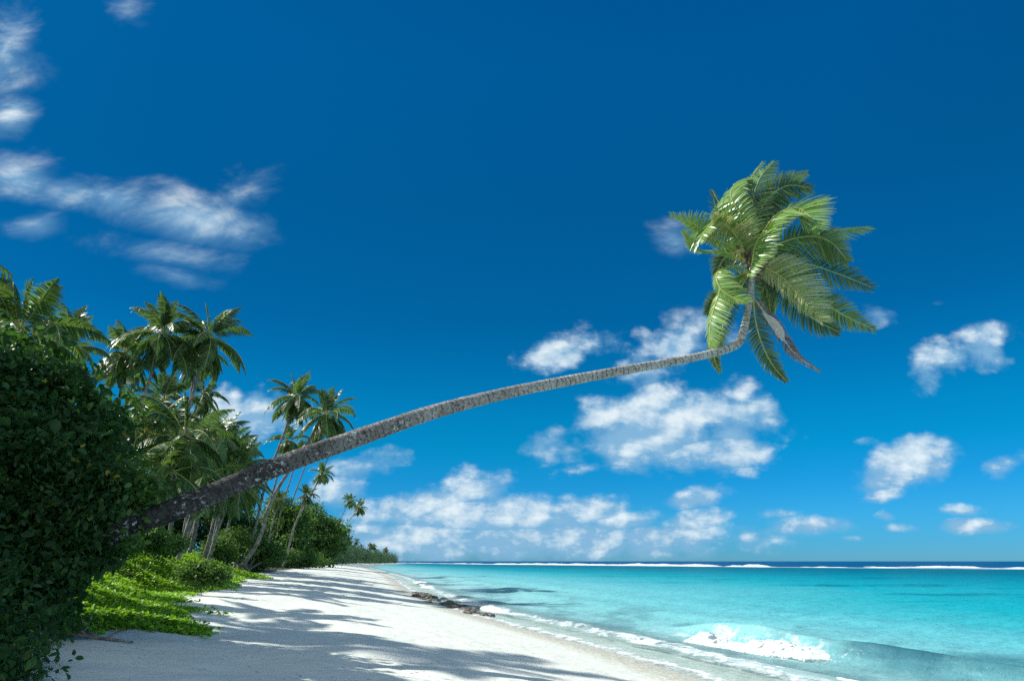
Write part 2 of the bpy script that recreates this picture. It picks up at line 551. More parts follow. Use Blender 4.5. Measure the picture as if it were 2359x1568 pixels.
m_sea, t = new_mat('sea_water')
geo = t.new('ShaderNodeNewGeometry'); pos = geo.outputs['Position']
off = t.math('MULTIPLY', t.attr('inland'), -1)
bey = t.attr('beyond')
sxyz = t.new('ShaderNodeSeparateXYZ'); t.l.new(pos, sxyz.inputs[0])
offe = t.math('MULTIPLY', off, t.ss(sxyz.outputs[1], 22, 80, 1.5, .75))
lg = t.math('DIVIDE', t.math('LOGARITHM', t.math('MAXIMUM', t.math('ADD', offe, 1.0), 1.0), 10), 3.0)
patch = t.noise(t.scale(pos, .03, .012, 1), 1.0, 4, .6, .6)
lgn = t.math('ADD', lg, t.math('MULTIPLY', t.math('SUBTRACT', patch, .5), .10))
col = t.ramp(lgn, [(.0, (.50, .64, .60)), (.20, (.36, .56, .56)), (.36, (.20, .51, .52)), (.43, (.13, .46, .50)), (.53, (.012, .37, .43)), (.62, (.002, .31, .40)),
                   (.76, (.001, .17, .25)), (.88, (.001, .10, .17))])
# coral heads and weed seen through the water
streak = t.noise(t.scale(pos, .035, .11, 1, (5, 2, 0)), 1.0, 5, .65)
st = t.math('MULTIPLY', t.ss(streak, .53, .66), t.ss(off, 20, 60))
col = t.mix(t.math('MULTIPLY', st, .8), col, (.003, .12, .20))
rk = t.math('MULTIPLY', t.ss(t.noise(t.scale(pos, .25, .12, 1, (1, 7, 0)), 1.0, 4, .6), .46, .60),
            t.math('MULTIPLY', t.ss(off, 2.5, 4.5), t.ss(off, 15, 8)))
col = t.mix(t.math('MULTIPLY', rk, .6), col, (.10, .24, .27))
wave_dark = t.math('MULTIPLY', t.math('MULTIPLY', t.ss(sxyz.outputs[1], 26, 22.5), t.ss(sxyz.outputs[1], 2, 8)), t.math('MULTIPLY', t.ss(off, 4.6, 6.6), t.ss(off, 13, 10)))  # dark face of the near wave, painted into the water colour
wave_dark = t.math('MULTIPLY', wave_dark, t.ss(t.noise(t.scale(pos, .35, .2, 1, (2, 3, 0)), 1.0, 4, .6), .3, .6, .45, 1.0))
col = t.mix(t.math('MULTIPLY', wave_dark, .78), col, (.006, .075, .12))
col = t.mix(t.ss(bey, -350, -90, 0, .92), col, (.001, .12, .19))
col = t.mix(t.ss(bey, -5, 12), col, (.002, .075, .19))
# foam
fz = t.noise(t.scale(pos, 1, .55, 1), 1.6, 7, .68, .8)
fz2 = t.noise(pos, 6.5, 5, .7, .5)
fsum = t.math('ADD', t.math('MULTIPLY', fz, .65), t.math('MULTIPLY', fz2, .35))
fb = t.ramp(t.math('DIVIDE', t.math('ADD', off, t.math('MULTIPLY', t.math('SUBTRACT', t.noise(pos, .35, 3), .5), 1.6)), 8.0, clamp=True),
            [(.0, (.42, .42, .42)), (.05, (.5, .5, .5)), (.10, (.3, .3, .3)), (.20, (.26, .26, .26)), (.30, (.43, .43, .43)), (.36, (.47, .47, .47)),
             (.42, (.22, .22, .22)), (.6, (.27, .27, .27)), (.75, (.30, .30, .30)), (.95, (.0, .0, .0))])
fx = t.math('MULTIPLY', t.math('MULTIPLY', t.ss(sxyz.outputs[1], 21.8, 24.2), t.ss(sxyz.outputs[1], 36, 29)), t.math('MULTIPLY', t.ss(off, 2.2, 4.2), t.ss(off, 7.2, 5.6)))
fb = t.math('ADD', fb, t.math('MULTIPLY', fx, .11))
foam = t.ss(t.math('ADD', fsum, fb), .85, 1.09)
foam = t.math('MULTIPLY', foam, t.ss(off, -.2, .1))
# reef wash just inside the surf
rf = t.math('MULTIPLY', t.ss(bey, -16, -4), t.ss(bey, 14, 2))
fo2 = t.math('MULTIPLY', t.ss(t.noise(t.scale(pos, .02, .05, 1), 1.0, 5, .7), .42, .55), rf)
foam = t.math('MAXIMUM', foam, fo2)
# waves
d1 = t.noise(t.scale(pos, 1, 1.7, 1), .9, 6, .6)
d2 = t.noise(t.scale(pos, 1, 1.4, 1), 4.5, 4, .6)
d3 = t.noise(t.scale(pos, 1, 2.0, 1), .16, 4, .6)
hh = t.math('ADD', t.math('ADD', t.math('MULTIPLY', d1, .5), t.math('MULTIPLY', d2, .10)), t.math('MULTIPLY', d3, 1.4))
bn = t.new('ShaderNodeBump'); bn.inputs['Strength'].default_value = .7; bn.inputs['Distance'].default_value = .6
t.put(bn, 'Height', hh)
pd = t.new('ShaderNodeBsdfDiffuse'); t.put(pd, 0, col); t.l.new(bn.outputs[0], pd.inputs['Normal'])
pg = t.new('ShaderNodeBsdfGlossy'); pg.inputs['Roughness'].default_value = .14; t.l.new(bn.outputs[0], pg.inputs['Normal'])
pf = t.new('ShaderNodeFresnel'); pf.inputs[0].default_value = 1.33; t.l.new(bn.outputs[0], pf.inputs['Normal'])
p = t.new('ShaderNodeMixShader'); t.put(p, 0, t.math('MULTIPLY', t.math('MINIMUM', pf.outputs[0], .5), .26))
t.l.new(pd.outputs[0], p.inputs[1]); t.l.new(pg.outputs[0], p.inputs[2])
tb = t.new('ShaderNodeBsdfTransparent'); tb.inputs[0].default_value = (.93, .99, .98, 1)
gl = t.new('ShaderNodeBsdfGlossy'); gl.inputs['Roughness'].default_value = .08
t.l.new(bn.outputs[0], gl.inputs['Normal'])
lw = t.new('ShaderNodeFresnel'); lw.inputs[0].default_value = 1.25; t.l.new(bn.outputs[0], lw.inputs['Normal'])
thin = t.new('ShaderNodeMixShader'); t.l.new(t.math('MULTIPLY', lw.outputs[0], .5), thin.inputs[0]); t.l.new(tb.outputs[0], thin.inputs[1]); t.l.new(gl.outputs[0], thin.inputs[2])
ms = t.new('ShaderNodeMixShader')
t.put(ms, 0, t.ss(off, .2, 6.5, .06, 1.0))
t.l.new(thin.outputs[0], ms.inputs[1]); t.l.new(p.outputs[0], ms.inputs[2])
fd = t.new('ShaderNodeBsdfDiffuse'); fd.inputs[0].default_value = (.84, .87, .87, 1)
ms2 = t.new('ShaderNodeMixShader')
t.put(ms2, 0, t.math('MULTIPLY', foam, .92)); t.l.new(ms.outputs[0], ms2.inputs[1]); t.l.new(fd.outputs[0], ms2.inputs[2])
o = t.new('ShaderNodeOutputMaterial'); t.l.new(ms2.outputs[0], o.inputs[0])

me = make_mesh('sea', V, grid_faces(len(rr), len(az)), [m_sea], attrs={'inland': dd.ravel(), 'beyond': beyond.ravel()}, smooth=True)
tag(link('sea', me), 'turquoise lagoon water turning deep blue beyond the reef', None, None, 'structure')

# foam bodies
m_foam, t = new_mat('white_foam')
geo = t.new('ShaderNodeNewGeometry')
fn = t.noise(geo.outputs['Position'], 9, 5, .7)
nmix = t.vmath('NORMALIZE', t.vmath('ADD', t.vmath('MULTIPLY', geo.outputs['Normal'], (.45, .45, .45)), (-.05, -.10, .6)))
fdf = t.new('ShaderNodeBsdfDiffuse'); t.put(fdf, 0, t.mix(t.ss(fn, .35, .6), (.84, .90, .90), (.93, .95, .95))); t.l.new(nmix, fdf.inputs['Normal'])
ftr = t.new('ShaderNodeBsdfTranslucent'); ftr.inputs[0].default_value = (.9, .94, .94, 1)
fmx = t.new('ShaderNodeMixShader'); fmx.inputs[0].default_value = .3
t.l.new(fdf.outputs[0], fmx.inputs[1]); t.l.new(ftr.outputs[0], fmx.inputs[2])
ftp = t.new('ShaderNodeBsdfTransparent')
fa = t.new('ShaderNodeMixShader')
lace = t.math('ADD', t.attr('body'), t.math('MULTIPLY', t.math('SUBTRACT', t.noise(geo.outputs['Position'], 6, 6, .72), .5), 1.1))
t.put(fa, 0, t.ss(lace, .12, .34)); t.l.new(ftp.outputs[0], fa.inputs[1]); t.l.new(fmx.outputs[0], fa.inputs[2])
o = t.new('ShaderNodeOutputMaterial'); t.l.new(fa.outputs[0], o.inputs[0])


def foam_ridge(name, P, width, height, n, m, seed, sc, label, lip=1.0):
    """a tumbling bank of white water along polyline P (closed underneath, lumpy on top)"""
    P = catmull(P, n); T = norm(np.gradient(P, axis=0)); S = np.stack([T[:, 1], -T[:, 0], 0 * T[:, 0]], 1)
    L = np.concatenate([[0], np.cumsum(np.linalg.norm(np.diff(P, axis=0), axis=1))])
    v = np.linspace(-1, 1, m)
    LL, VV = np.meshgrid(L, v, indexing='ij')
    e = smooth(.10, .42, fbm(LL * sc * .9, LL * 0 + 3, 2, seed + 5)) * np.minimum(smooth(0, L[-1] * .08, LL), smooth(L[-1], L[-1] * .9, LL))
    lump = .25 + 1.25 * fbm(LL * sc, VV * .8 + 5, 2, seed)
    lump2 = (fbm(LL * sc * 4.3, VV * 2.4 + 9, 4, seed + 3) - .45)
    H = height * e * np.sqrt(np.clip(1 - VV ** 2, 0, 1)) * lump + height * lump2 * .75 * e * (1 - VV ** 2)
    wv = width * (.6 + .8 * fbm(LL * sc * .7, LL * 0, 3, seed + 7)) * (.25 + .75 * e)
    X = P[:, None] + S[:, None] * (VV * wv)[..., None]
    X[..., 0] += (fbm(LL * sc * 2, VV * 2, 3, seed + 11) - .45) * width * .5
    X[..., 2] += H - .06
    body = np.clip(H / max(height * .55, .05), 0, 1.5)
    return make_mesh(name, X.reshape(-1, 3), grid_faces(n, m), [m_foam], smooth=True, attrs={'body': body.ravel()}), label


def shorepts(lst):            # list of (y, seaward distance)
    out = []
    for y, s in lst:
        sl_ = float(np.interp(y, _yy, _slope))
        x = float(xs(y)) + s * math.sqrt(1 + sl_ ** 2)
        out.append((x, y, float(wave_h(np.array([x]), np.array([y]), np.array([-s]))[0]) * .75))
    return out


me, lb = foam_ridge('wash_foam', shorepts([(30, 2.2), (27, 2.6), (24, 2.9), (21.5, 3.2), (19, 3.5), (17, 3.8)]), .35, .10, 260, 16, 13, .7,
                    'thin line of white foam washing up in front of the breaking wave')
tag(link('wash_foam', me), lb, 'foam', None, 'stuff')
me, lb = foam_ridge('wash_foam', shorepts([(58, 2.2), (54, 2.8), (50, 2.6), (46, 2.4), (43, 2.8)]), .7, .22, 200, 16, 23, .4,
                    'white wash breaking over the dark rock ledge')
tag(link('wash_foam', me), lb, 'foam', None, 'stuff')
me, lb = foam_ridge('wash_foam', shorepts([(112, 2.5), (100, 3.2), (92, 2.6), (84, 3.0)]), .8, .25, 160, 14, 29, .3,
                    'small white wavelets breaking on the far beach past the rock ledge')
tag(link('wash_foam', me), lb, 'foam', None, 'stuff')


def rock_mesh(name, c, rx, ry, rz, seed, ang, nu=18, nv=11):
    u_ = np.linspace(0, 2 * np.pi, nu, endpoint=False); v_ = np.linspace(-1, 1, nv)
    UU, VV = np.meshgrid(u_, v_, indexing='xy')
    rr_ = np.sqrt(np.clip(1 - VV ** 2, 0, 1)) ** .6
    nse = 1 + .55 * (fbm(np.cos(UU) * 2 + seed * 3, np.sin(UU) * 2 + VV * 2 + seed, 4, seed) - .45) * 2
    X = rx * rr_ * np.cos(UU) * nse; Y = ry * rr_ * np.sin(UU) * nse; Z = rz * VV * nse
    ca, sa = math.cos(ang), math.sin(ang)
    V = np.stack([X * ca - Y * sa, X * sa + Y * ca, Z], -1).reshape(-1, 3)
    i = np.arange(nv - 1)[:, None] * nu; j = np.arange(nu)[None]; k = (j + 1) % nu
    F = np.stack([i + j, i + k, i + nu + k, i + nu + j], -1).reshape(-1, 4)
    return V + c, [F]



def reefpt(x, dyy=0):
    return (x, float(np.interp(x, REEFX, REEFY)) + dyy, 0)


k = 0
_rb = np.random.default_rng(5)
_sp = catmull(np.array(shorepts([(29.2, 4.6), (27.6, 4.8), (26.0, 5.1), (24.3, 5.5), (22.3, 5.9)])), 400)
nu_, nv_ = 620, 90
_sp = catmull(_sp[::40], nu_)
T_ = norm(np.gradient(_sp, axis=0)); S_ = np.stack([T_[:, 1], -T_[:, 0], 0 * T_[:, 0]], 1)
L_ = np.concatenate([[0], np.cumsum(np.linalg.norm(np.diff(_sp, axis=0), axis=1))])
LL, VV = np.meshgrid(L_, np.linspace(-1, 1, nv_), indexing='ij')
uu_ = LL / L_[-1]
env = (.45 + .75 * vn2(uu_ * 6.3 + .4, uu_ * 0 + 2, 4) + .3 * vn2(uu_ * 19, uu_ * 0 + 5, 6)) * smooth(0, .07, uu_) * smooth(1, .86, uu_)
shp = np.where(VV > 0, (1 - VV ** 2) ** .5, (1 - VV ** 2) ** 1.3)
nz_ = fbm(LL * 2.2, VV * 1.6 + 3, 5, 91)
nz2 = fbm(LL * 9, VV * 6 + 8, 4, 95)
H = env * shp * (.25 + .75 * nz_) + env ** .6 * (nz2 - .47) * .15 * (1 - VV ** 4) - .10
body = np.clip(env * shp * (.35 + nz_) * 1.5, 0, 1.5)
H = np.where((env < .03) | (np.abs(VV) > .985), -.15, H * .52)
X = _sp[:, None] + S_[:, None] * (VV * .85)[..., None]
X[..., 0] += (fbm(LL * 5, VV * 4, 3, 97) - .45) * .25; X[..., 1] += (fbm(LL * 5 + 9, VV * 4, 3, 98) - .45) * .25
X[..., 2] += H
V = X.reshape(-1, 3); F = [grid_faces(nu_, nv_)]
tag(link('breaking_wave', make_mesh('breaking_wave', V, F, [m_foam], smooth=True, attrs={'body': body.ravel()})), 'white foam of the small shore break toppling near the right of the beach', 'wave', None, 'stuff')
for (x0, x1, dy_, h_, w_) in ((-130, -60, 10, .8, 5), (-75, 10, 0, 1.2, 7), (0, 160, 0, 1.7, 9), (60, 130, 45, 2.0, 8), (150, 330, 0, 1.25, 6), (-20, 60, 60, 1.8, 9),
                              (185, 230, 50, 1.2, 5), (-230, -120, 0, .9, 8), (215, 300, 26, 1.1, 5)):
    xx = np.linspace(x0, x1, 9)
    me, _ = foam_ridge('reef_surf', [reefpt(x, dy_ + 6 * math.sin(x * .08)) for x in xx], w_, h_ * (.78 if x1 > 60 else .6), 700, 9, 40 + k, .07, '')
    tag(link('reef_surf', me), 'white surf breaking along the distant reef at the edge of the lagoon', 'surf', 'reef surf', 'stuff')
    k += 1

# ------------------------------------------------------------------ materials for plants
m_frond = leaf_mat('palm_leaflet', (.014, .052, .020), (.215, .385, .075), (.34, .55, .06), .22, .31, .55, tip=(.50, .58, .27), sun_tone=.68)
m_frond_y = leaf_mat('yellowed_leaflet', (.24, .34, .09), (.52, .55, .26), (.62, .66, .16), .3, .36, .5, (.6, .45, .32), .12, tip=(.75, .70, .60))
m_frond_bg = leaf_mat('grove_leaflet', (.016, .058, .026), (.135, .225, .062), (.20, .36, .055), .34, .38, .55, (.2, .13, .06), .05, per=.45)
m_dry = leaf_mat('dead_leaflet', (.12, .10, .085), (.34, .30, .27), (.2, .16, .12), .25, .7, .2)
m_rib = plain_mat('midrib', (.52, .46, .14), (.38, .40, .12), 2, .5)
m_ribdry = plain_mat('dead_midrib', (.35, .28, .2), (.6, .5, .42), 3, .7)
m_sheath = leaf_mat('dry_sheath', (.75, .64, .54), (.9, .84, .78), (.85, .75, .68), .5, .8, .2)
m_fibre = plain_mat('leaf_base_fibre', (.10, .075, .045), (.22, .18, .11), 8, .9, .8)
m_nut = plain_mat('coconut_husk', (.38, .32, .10), (.26, .28, .07), 5, .45)
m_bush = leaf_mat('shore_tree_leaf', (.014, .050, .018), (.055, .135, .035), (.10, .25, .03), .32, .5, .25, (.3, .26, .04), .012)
m_bush2 = leaf_mat('shrub_leaf', (.018, .060, .018), (.115, .215, .045), (.17, .34, .035), .34, .5, .3)
m_vine = leaf_mat('beach_vine_leaf', (.11, .29, .015), (.34, .60, .05), (.34, .60, .02), .36, .5, .3)
m_far = leaf_mat('far_wood_leaf', (.06, .13, .075), (.14, .23, .11), (.12, .24, .08), .15, .6, .2)  # distance haze put into the leaf colour as a lifted teal
m_branch = plain_mat('branch_bark', (.10, .085, .07), (.2, .18, .15), 6, .9, .5)
m_drift = plain_mat('driftwood', (.30, .28, .25), (.12, .11, .10), 5, .9, .6)

# palm bark with lichen
m_bark, t = new_mat('palm_bark')
geo = t.new('ShaderNodeNewGeometry'); pos = geo.outputs['Position']
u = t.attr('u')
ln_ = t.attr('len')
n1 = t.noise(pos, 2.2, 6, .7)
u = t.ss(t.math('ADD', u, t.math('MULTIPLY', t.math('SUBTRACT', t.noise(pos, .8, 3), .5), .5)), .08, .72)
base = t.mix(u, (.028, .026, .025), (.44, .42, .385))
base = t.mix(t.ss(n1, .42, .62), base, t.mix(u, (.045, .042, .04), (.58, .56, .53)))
brown = t.math('MULTIPLY', t.ss(t.noise(t.scale(pos, 1, 1, 1, (3, 8, 2)), 3.5, 5, .7), .54, .66), t.ss(u, .3, .6))
base = t.mix(t.math('MULTIPLY', brown, .55), base, (.26, .15, .08))
lv = t.noise(t.scale(pos, 1, 1, 1.3, (7, 1, 4)), 9.5, 6, .7)
lich = t.math('MULTIPLY', t.ss(lv, .54, .60), t.ss(t.noise(pos, 1.3, 4, .65), .41, .55))
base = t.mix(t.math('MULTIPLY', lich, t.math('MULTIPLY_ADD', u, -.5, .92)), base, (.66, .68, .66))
ring = t.math('FRACT', t.math('ADD', t.math('MULTIPLY', ln_, 6.5), t.math('MULTIPLY', t.noise(pos, 2.6, 4, .6), 2.6)))
rl = t.math('MULTIPLY', t.ss(t.math('ABSOLUTE', t.math('SUBTRACT', ring, .5)), .34, .48), t.ss(t.noise(pos, 7, 3), .38, .55))
base = t.mix(t.math('MULTIPLY', rl, .75), base, (.05, .043, .038))
crk = t.noise(t.scale(pos, 1, 1, 1, (1, 1, 9)), 13, 5, .75)
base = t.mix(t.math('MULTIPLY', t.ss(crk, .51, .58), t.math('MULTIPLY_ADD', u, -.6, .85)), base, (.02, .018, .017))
p = t.new('ShaderNodeBsdfPrincipled')
t.put(p, 'Base Color', base)
p.inputs['Roughness'].default_value = .85
p.inputs['Specular IOR Level'].default_value = .2
bn = t.new('ShaderNodeBump'); bn.inputs['Strength'].default_value = .9; bn.inputs['Distance'].default_value = .05
t.put(bn, 'Height', t.math('ADD', t.math('ADD', n1, t.math('MULTIPLY', crk, -.9)), t.math('MULTIPLY', rl, -.35))); t.l.new(bn.outputs[0], p.inputs['Normal'])
o = t.new('ShaderNodeOutputMaterial'); t.l.new(p.outputs[0], o.inputs[0])
m_bark_bg = plain_mat('grove_palm_bark', (.12, .11, .10), (.30, .275, .25), 3, .85, .5)


# ------------------------------------------------------------------ fronds
TIP = []


def leaflets(P, S, nl, Llen, Rlen, width, rs, grav=.10, wind=(0, 0, 0), segs=4, t0=.14, lift=.12, ragged=.0, amin=22, amax=62, tipk=.35):
    """leaflet strips on both sides of midrib P with side vectors S (right-hand side)"""
    n = len(P); TIP.clear()
    T = norm(np.gradient(P, axis=0))
    out = []
    for sgn, ln in ((-1, Llen), (1, Rlen)):
        if ln <= 0: continue
        tt = np.linspace(t0, .995, nl) + rs.normal(0, .003, nl)
        if ragged: tt = tt[rs.random(nl) > ragged]
        tt = np.clip(tt, 0, .999); k = len(tt)
        f = tt * (n - 1); i = np.minimum(f.astype(int), n - 2); w = (f - i)[:, None]
        p = P[i] * (1 - w) + P[i + 1] * w
        Tn = norm(T[i] * (1 - w) + T[i + 1] * w); Sn = norm(S[i] * (1 - w) + S[i + 1] * w)
        N = np.cross(Tn, Sn)
        a = np.radians(amin + (amax - amin) * tt ** 1.6)[:, None] + rs.normal(0, .05, (k, 1))
        D_ = Sn * sgn * np.cos(a) + Tn * np.sin(a) + N * (lift + rs.normal(0, .05, (k, 1)))
        D_ = norm(D_)
        prof = np.clip(np.sin(np.pi * np.clip((tt + .16) / 1.28, 0, 1)) ** .7, 0, 1) * (1 - (1 - tipk) * smooth(.6, 1, tt))
        L = (ln * prof * (1 + rs.normal(0, .05, k)))[:, None]
        wds = np.array([.55, 1, .85, .55, .12]) if segs == 4 else np.interp(np.linspace(0, 1, segs + 1), [0, .25, .6, 1], [.55, 1, .75, .1])
        Wd = norm(Tn - (Tn * D_).sum(1, keepdims=True) * D_)
        tw = rs.normal(0, .35, (k, 1))
        Wd = norm(Wd + N * tw)
        q = p.copy(); rows = []
        g = np.array([0, 0, -grav]) + np.asarray(wind)
        wi = width * (.55 + .45 * prof)[:, None]
        for s in range(segs + 1):
            rows.append(q - Wd * wi * wds[s] * .5); rows.append(q + Wd * wi * wds[s] * .5)
            D_ = norm(D_ + g * (.6 + .8 * s / segs) + rs.normal(0, .02, (k, 3)))
            q = q + D_ * L / segs
        V = np.stack(rows, 1)            # k, 2(segs+1), 3
        m = 2 * (segs + 1)
        b = (np.arange(k) * m)[:, None]
        TIP.append(np.tile(np.repeat(np.linspace(0, 1, segs + 1) ** 1.6, 2), k))
        F = np.concatenate([b + np.array([2 * s, 2 * s + 1, 2 * s + 3, 2 * s + 2]) for s in range(segs)])
        out.append((V.reshape(-1, 3), [F]))
    return merge(out)


def z2p(zx, zy):              # crown close-up coordinates -> 1024 frame
    return (2350 + zx / 1.5682) / 3.75, (500 + zy / 1.568) / (2553 / 680)


VIEW = norm(np.array([.25, .92, .28]))


def crown_frond(pts, dY, L, Rr, mat, rs, parent, roll=0., nl=78, wind=(.10, 0, .02), grav=.07, width=.052, Y0=21., lift=.12, ragged=0, rib=m_rib, dY0=0., bow=1.4, tipk=.72):
    n = len(pts); P = []
    for i, (zx, zy) in enumerate(pts):
        u = i / (n - 1)
        P.append(at(*z2p(zx, zy), Y0 + dY0 + dY * u ** bow))
    P = catmull(P, 28)
    T = norm(np.gradient(P, axis=0))
    SUNV = np.array(sd)
    tgt = norm(VIEW[None] * .8 - SUNV[None] * roll)
    tgt = norm(tgt - (tgt * T).sum(1, keepdims=True) * T)
    S = norm(np.cross(tgt, T))
    V, F = leaflets(P, S, nl, L, Rr, width, rs, grav, wind, 5, .07, lift, ragged, amin=14, amax=54, tipk=tipk)
    base = np.array(parent.location)
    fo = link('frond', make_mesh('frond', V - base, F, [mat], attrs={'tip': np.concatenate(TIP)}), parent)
    sun_v = min(max(.12 + .75 * roll, .03), .95); fo.color = (sun_v, sun_v, sun_v, 1)
    rad = np.interp(np.linspace(0, 1, len(P)), [0, .1, 1], [.05, .032, .008])
    Vr, Fr = tube(P - base, rad, 6)
    link('midrib', make_mesh('midrib', Vr, Fr, [rib], smooth=True), fo)
    return fo


def trunk_mesh(name, P, rad, mat, sides=14, n=120, rings=.0, ringlen=.22, seed=1, u0=0., u1=1., rough=.05):
    P = catmull(P, n)
    rad = np.interp(np.linspace(0, 1, n), np.linspace(0, 1, len(rad)), rad)
    L = np.concatenate([[0], np.cumsum(np.linalg.norm(np.diff(P, axis=0), axis=1))])
    a = np.arange(sides)
    LL, AA = np.meshgrid(L, a, indexing='ij')
    dr = 1 + rough * 2 * (fbm(LL * 3.2, AA * .7, 3, seed) - .45)
    saw = ((L / ringlen + .15 * vn2(L * 3, L * 0, seed)) % 1.0)
    dr = dr * (1 + rings * (saw - .5))[:, None]
    V, F = tube(P, rad, sides, True, dr)
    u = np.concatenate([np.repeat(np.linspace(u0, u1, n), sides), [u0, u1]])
    le = np.concatenate([np.repeat(L, sides), [0, L[-1]]])
    return make_mesh(name, V, F, [mat], attrs={'u': u, 'len': le}, smooth=True)


# ------------------------------------------------------------------ the leaning palm
TR = [(255, 1228, 14.6), (313, 1203, 15.0), (399, 1174, 15.4), (510, 1128, 15.9), (615, 1083, 16.4), (725, 1042, 16.9), (830, 1006, 17.4), (1000, 948, 18.1),
      (1167, 905, 18.8), (1300, 878, 19.4), (1419, 856, 19.9), (1530, 836, 20.3), (1621, 818, 20.6), (1676, 803, 20.8), (1703, 786, 20.9), (1714, 755, 21.0), (1724, 705, 21.0), (1730, 650, 21.0), (1736, 610, 21.0)]
WD = [56, 52, 51, 48, 46, 43, 40, 33, 26.5, 24, 22, 20, 18.4, 19, 19.5, 18, 15.5, 15, 15]
pts = [ad(-20, 1330, 14.2)] + [ad(*a) for a in TR]
pts[0][2] = float(ground(pts[0][0:1], pts[0][1:2])[0]) - .3
rad = [.34] + [w * KD * (Y * cp + (p_[2] - 3) * sp) / FPX / 2 for (x, y, Y), w, p_ in zip(TR, WD, pts[1:])]
base = np.array([pts[0][0], pts[0][1], pts[0][2] + .3])
palm = empty('leaning_palm', base)
tag(palm, 'big coconut palm leaning far out over the beach with a windblown crown', 'palm tree')
P_ = np.array(pts) - base
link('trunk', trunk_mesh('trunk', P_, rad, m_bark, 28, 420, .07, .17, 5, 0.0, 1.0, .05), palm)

rs = np.random.default_rng(11)
G, Yl = m_frond, m_frond_y
crown_c = at(*z2p(735, 735), 21.)
FR = [
    # pts, dY, L, R, mat, roll
    ([(735, 740), (640, 560), (560, 440), (500, 330)], 1.6, .6, .6, G, -.6),
    ([(740, 740), (770, 560), (850, 430), (930, 380)], 1.7, .65, .65, G, -.4),
    ([(735, 750), (640, 700), (570, 740), (520, 830)], 1.3, .55, .55, G, -.4),
    ([(745, 770), (800, 860), (840, 960), (860, 1050)], 1.3, .45, .45, G, -.6),
    ([(735, 735), (690, 520), (625, 400), (612, 350), (650, 285), (725, 268)], .6, 1.3, .6, G, 1.1),
    ([(738, 730), (700, 470), (715, 300), (800, 165)], 1.2, .6, .55, G, 0.5),
    ([(738, 730), (735, 470), (775, 280), (865, 165)], .5, .75, .75, G, 0.4),
    ([(742, 730), (800, 480), (910, 300), (1060, 232)], 1.4, .6, .7, G, -0.25),
    ([(742, 730), (765, 520), (830, 385), (945, 308), (1085, 320)], .3, .7, 1.0, G, -0.3),
    ([(745, 730), (790, 605), (870, 487), (980, 437), (1060, 470), (1130, 560)], -1.0, 1.25, 1.0, G, 1.3),
    ([(765, 690), (880, 540), (1030, 440), (1180, 385)], -.5, .95, .55, G, 1.2),
    ([(750, 745), (905, 645), (1075, 605), (1200, 640), (1298, 748)], -.8, .75, 1.05, G, 0.25),
    ([(755, 740), (930, 630), (1110, 588), (1290, 560), (1425, 548)], .2, .7, .9, G, 1.0),
    ([(750, 755), (900, 770), (1060, 768), (1250, 828), (1440, 905)], .1, .85, .85, G, -0.35),
    ([(750, 765), (830, 795), (930, 860), (1040, 985), (1150, 1105)], -1.4, 1.1, .6, Yl, 1.3),
    ([(750, 770), (890, 900), (1080, 1075), (1245, 1168)], .2, .72, .75, G, -0.3),
    ([(755, 770), (1000, 920), (1180, 1012), (1300, 1080), (1455, 1155)], .9, .7, .72, G, -0.35),
    ([(745, 800), (748, 1030), (782, 1200), (850, 1350), (935, 1455)], -.4, .5, .5, G, -0.2),
    ([(730, 800), (600, 870), (545, 950), (505, 1060), (487, 1180), (492, 1270)], -.3, .75, .45, G, 1.0),
    ([(730, 800), (610, 930), (525, 990), (470, 1060)], .5, .5, .45, G, -0.3),
    ([(735, 800), (640, 960), (560, 1150), (515, 1300), (545, 1400)], .9, .4, .4, G, -0.3),
    ([(725, 780), (610, 785), (530, 825), (555, 915), (630, 968), (705, 992)], -.9, .75, .35, G, 1.1),
    ([(725, 740), (640, 600), (545, 500), (470, 560), (425, 648)], -1.2, .55, 1.15, G, 0.9),
    ([(725, 740), (650, 610), (590, 545), (545, 520), (510, 480)], -1.0, .5, .9, Yl, 1.1),
    ([(725, 745), (600, 655), (480, 600), (385, 530), (262, 482)], -.4, .35, .62, G, 0.8),
    ([(725, 755), (570, 700), (455, 692), (380, 655), (325, 580)], -.7, .3, .65, G, 1.0),
    ([(745, 735), (800, 620), (775, 620), (750, 680), (740, 750), (712, 838)], -1.6, 1.0, .2, G, 1.3),
    ([(748, 770), (800, 850), (830, 960), (850, 1060)], .7, .45, .45, G, -0.2),
]
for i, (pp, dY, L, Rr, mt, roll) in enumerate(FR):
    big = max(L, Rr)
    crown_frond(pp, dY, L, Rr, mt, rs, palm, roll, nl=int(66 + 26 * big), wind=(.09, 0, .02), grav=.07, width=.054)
fo = crown_frond([(740, 960), (800, 1040), (860, 1110), (935, 1225), (1000, 1305), (1130, 1395)], -.8, .42, .35, m_dry, rs, palm, .6, 70, (.05, 0, -.05), .25, .045, ragged=.1, rib=m_ribdry)
fo['label'] = 'dead grey-brown frond with a pale sheath hanging below the crown'
# pale sheath of the dead frond
sp_ = [at(*z2p(a, b), 20.6) for a, b in ((800, 1055), (850, 1100), (890, 1150), (925, 1222))]
sp_ = catmull(sp_, 14) - base
wid = np.interp(np.linspace(0, 1, 14), [0, .35, .8, 1], [.02, .13, .16, .02])[:, None]
sdv = norm(np.cross(VIEW[None] * .8 - np.array(sd)[None] * 1.1, np.gradient(sp_, axis=0)))
row = [sp_ + sdv * wid * q + VIEW[None] * -.06 * (1 - abs(q)) for q in (-1, -.5, 0, .5, 1)]
Vs = np.stack(row, 1).reshape(-1, 3)
Fs = grid_faces(14, 5)
link('sheath', make_mesh('sheath', Vs, Fs, [m_sheath], smooth=True), fo)
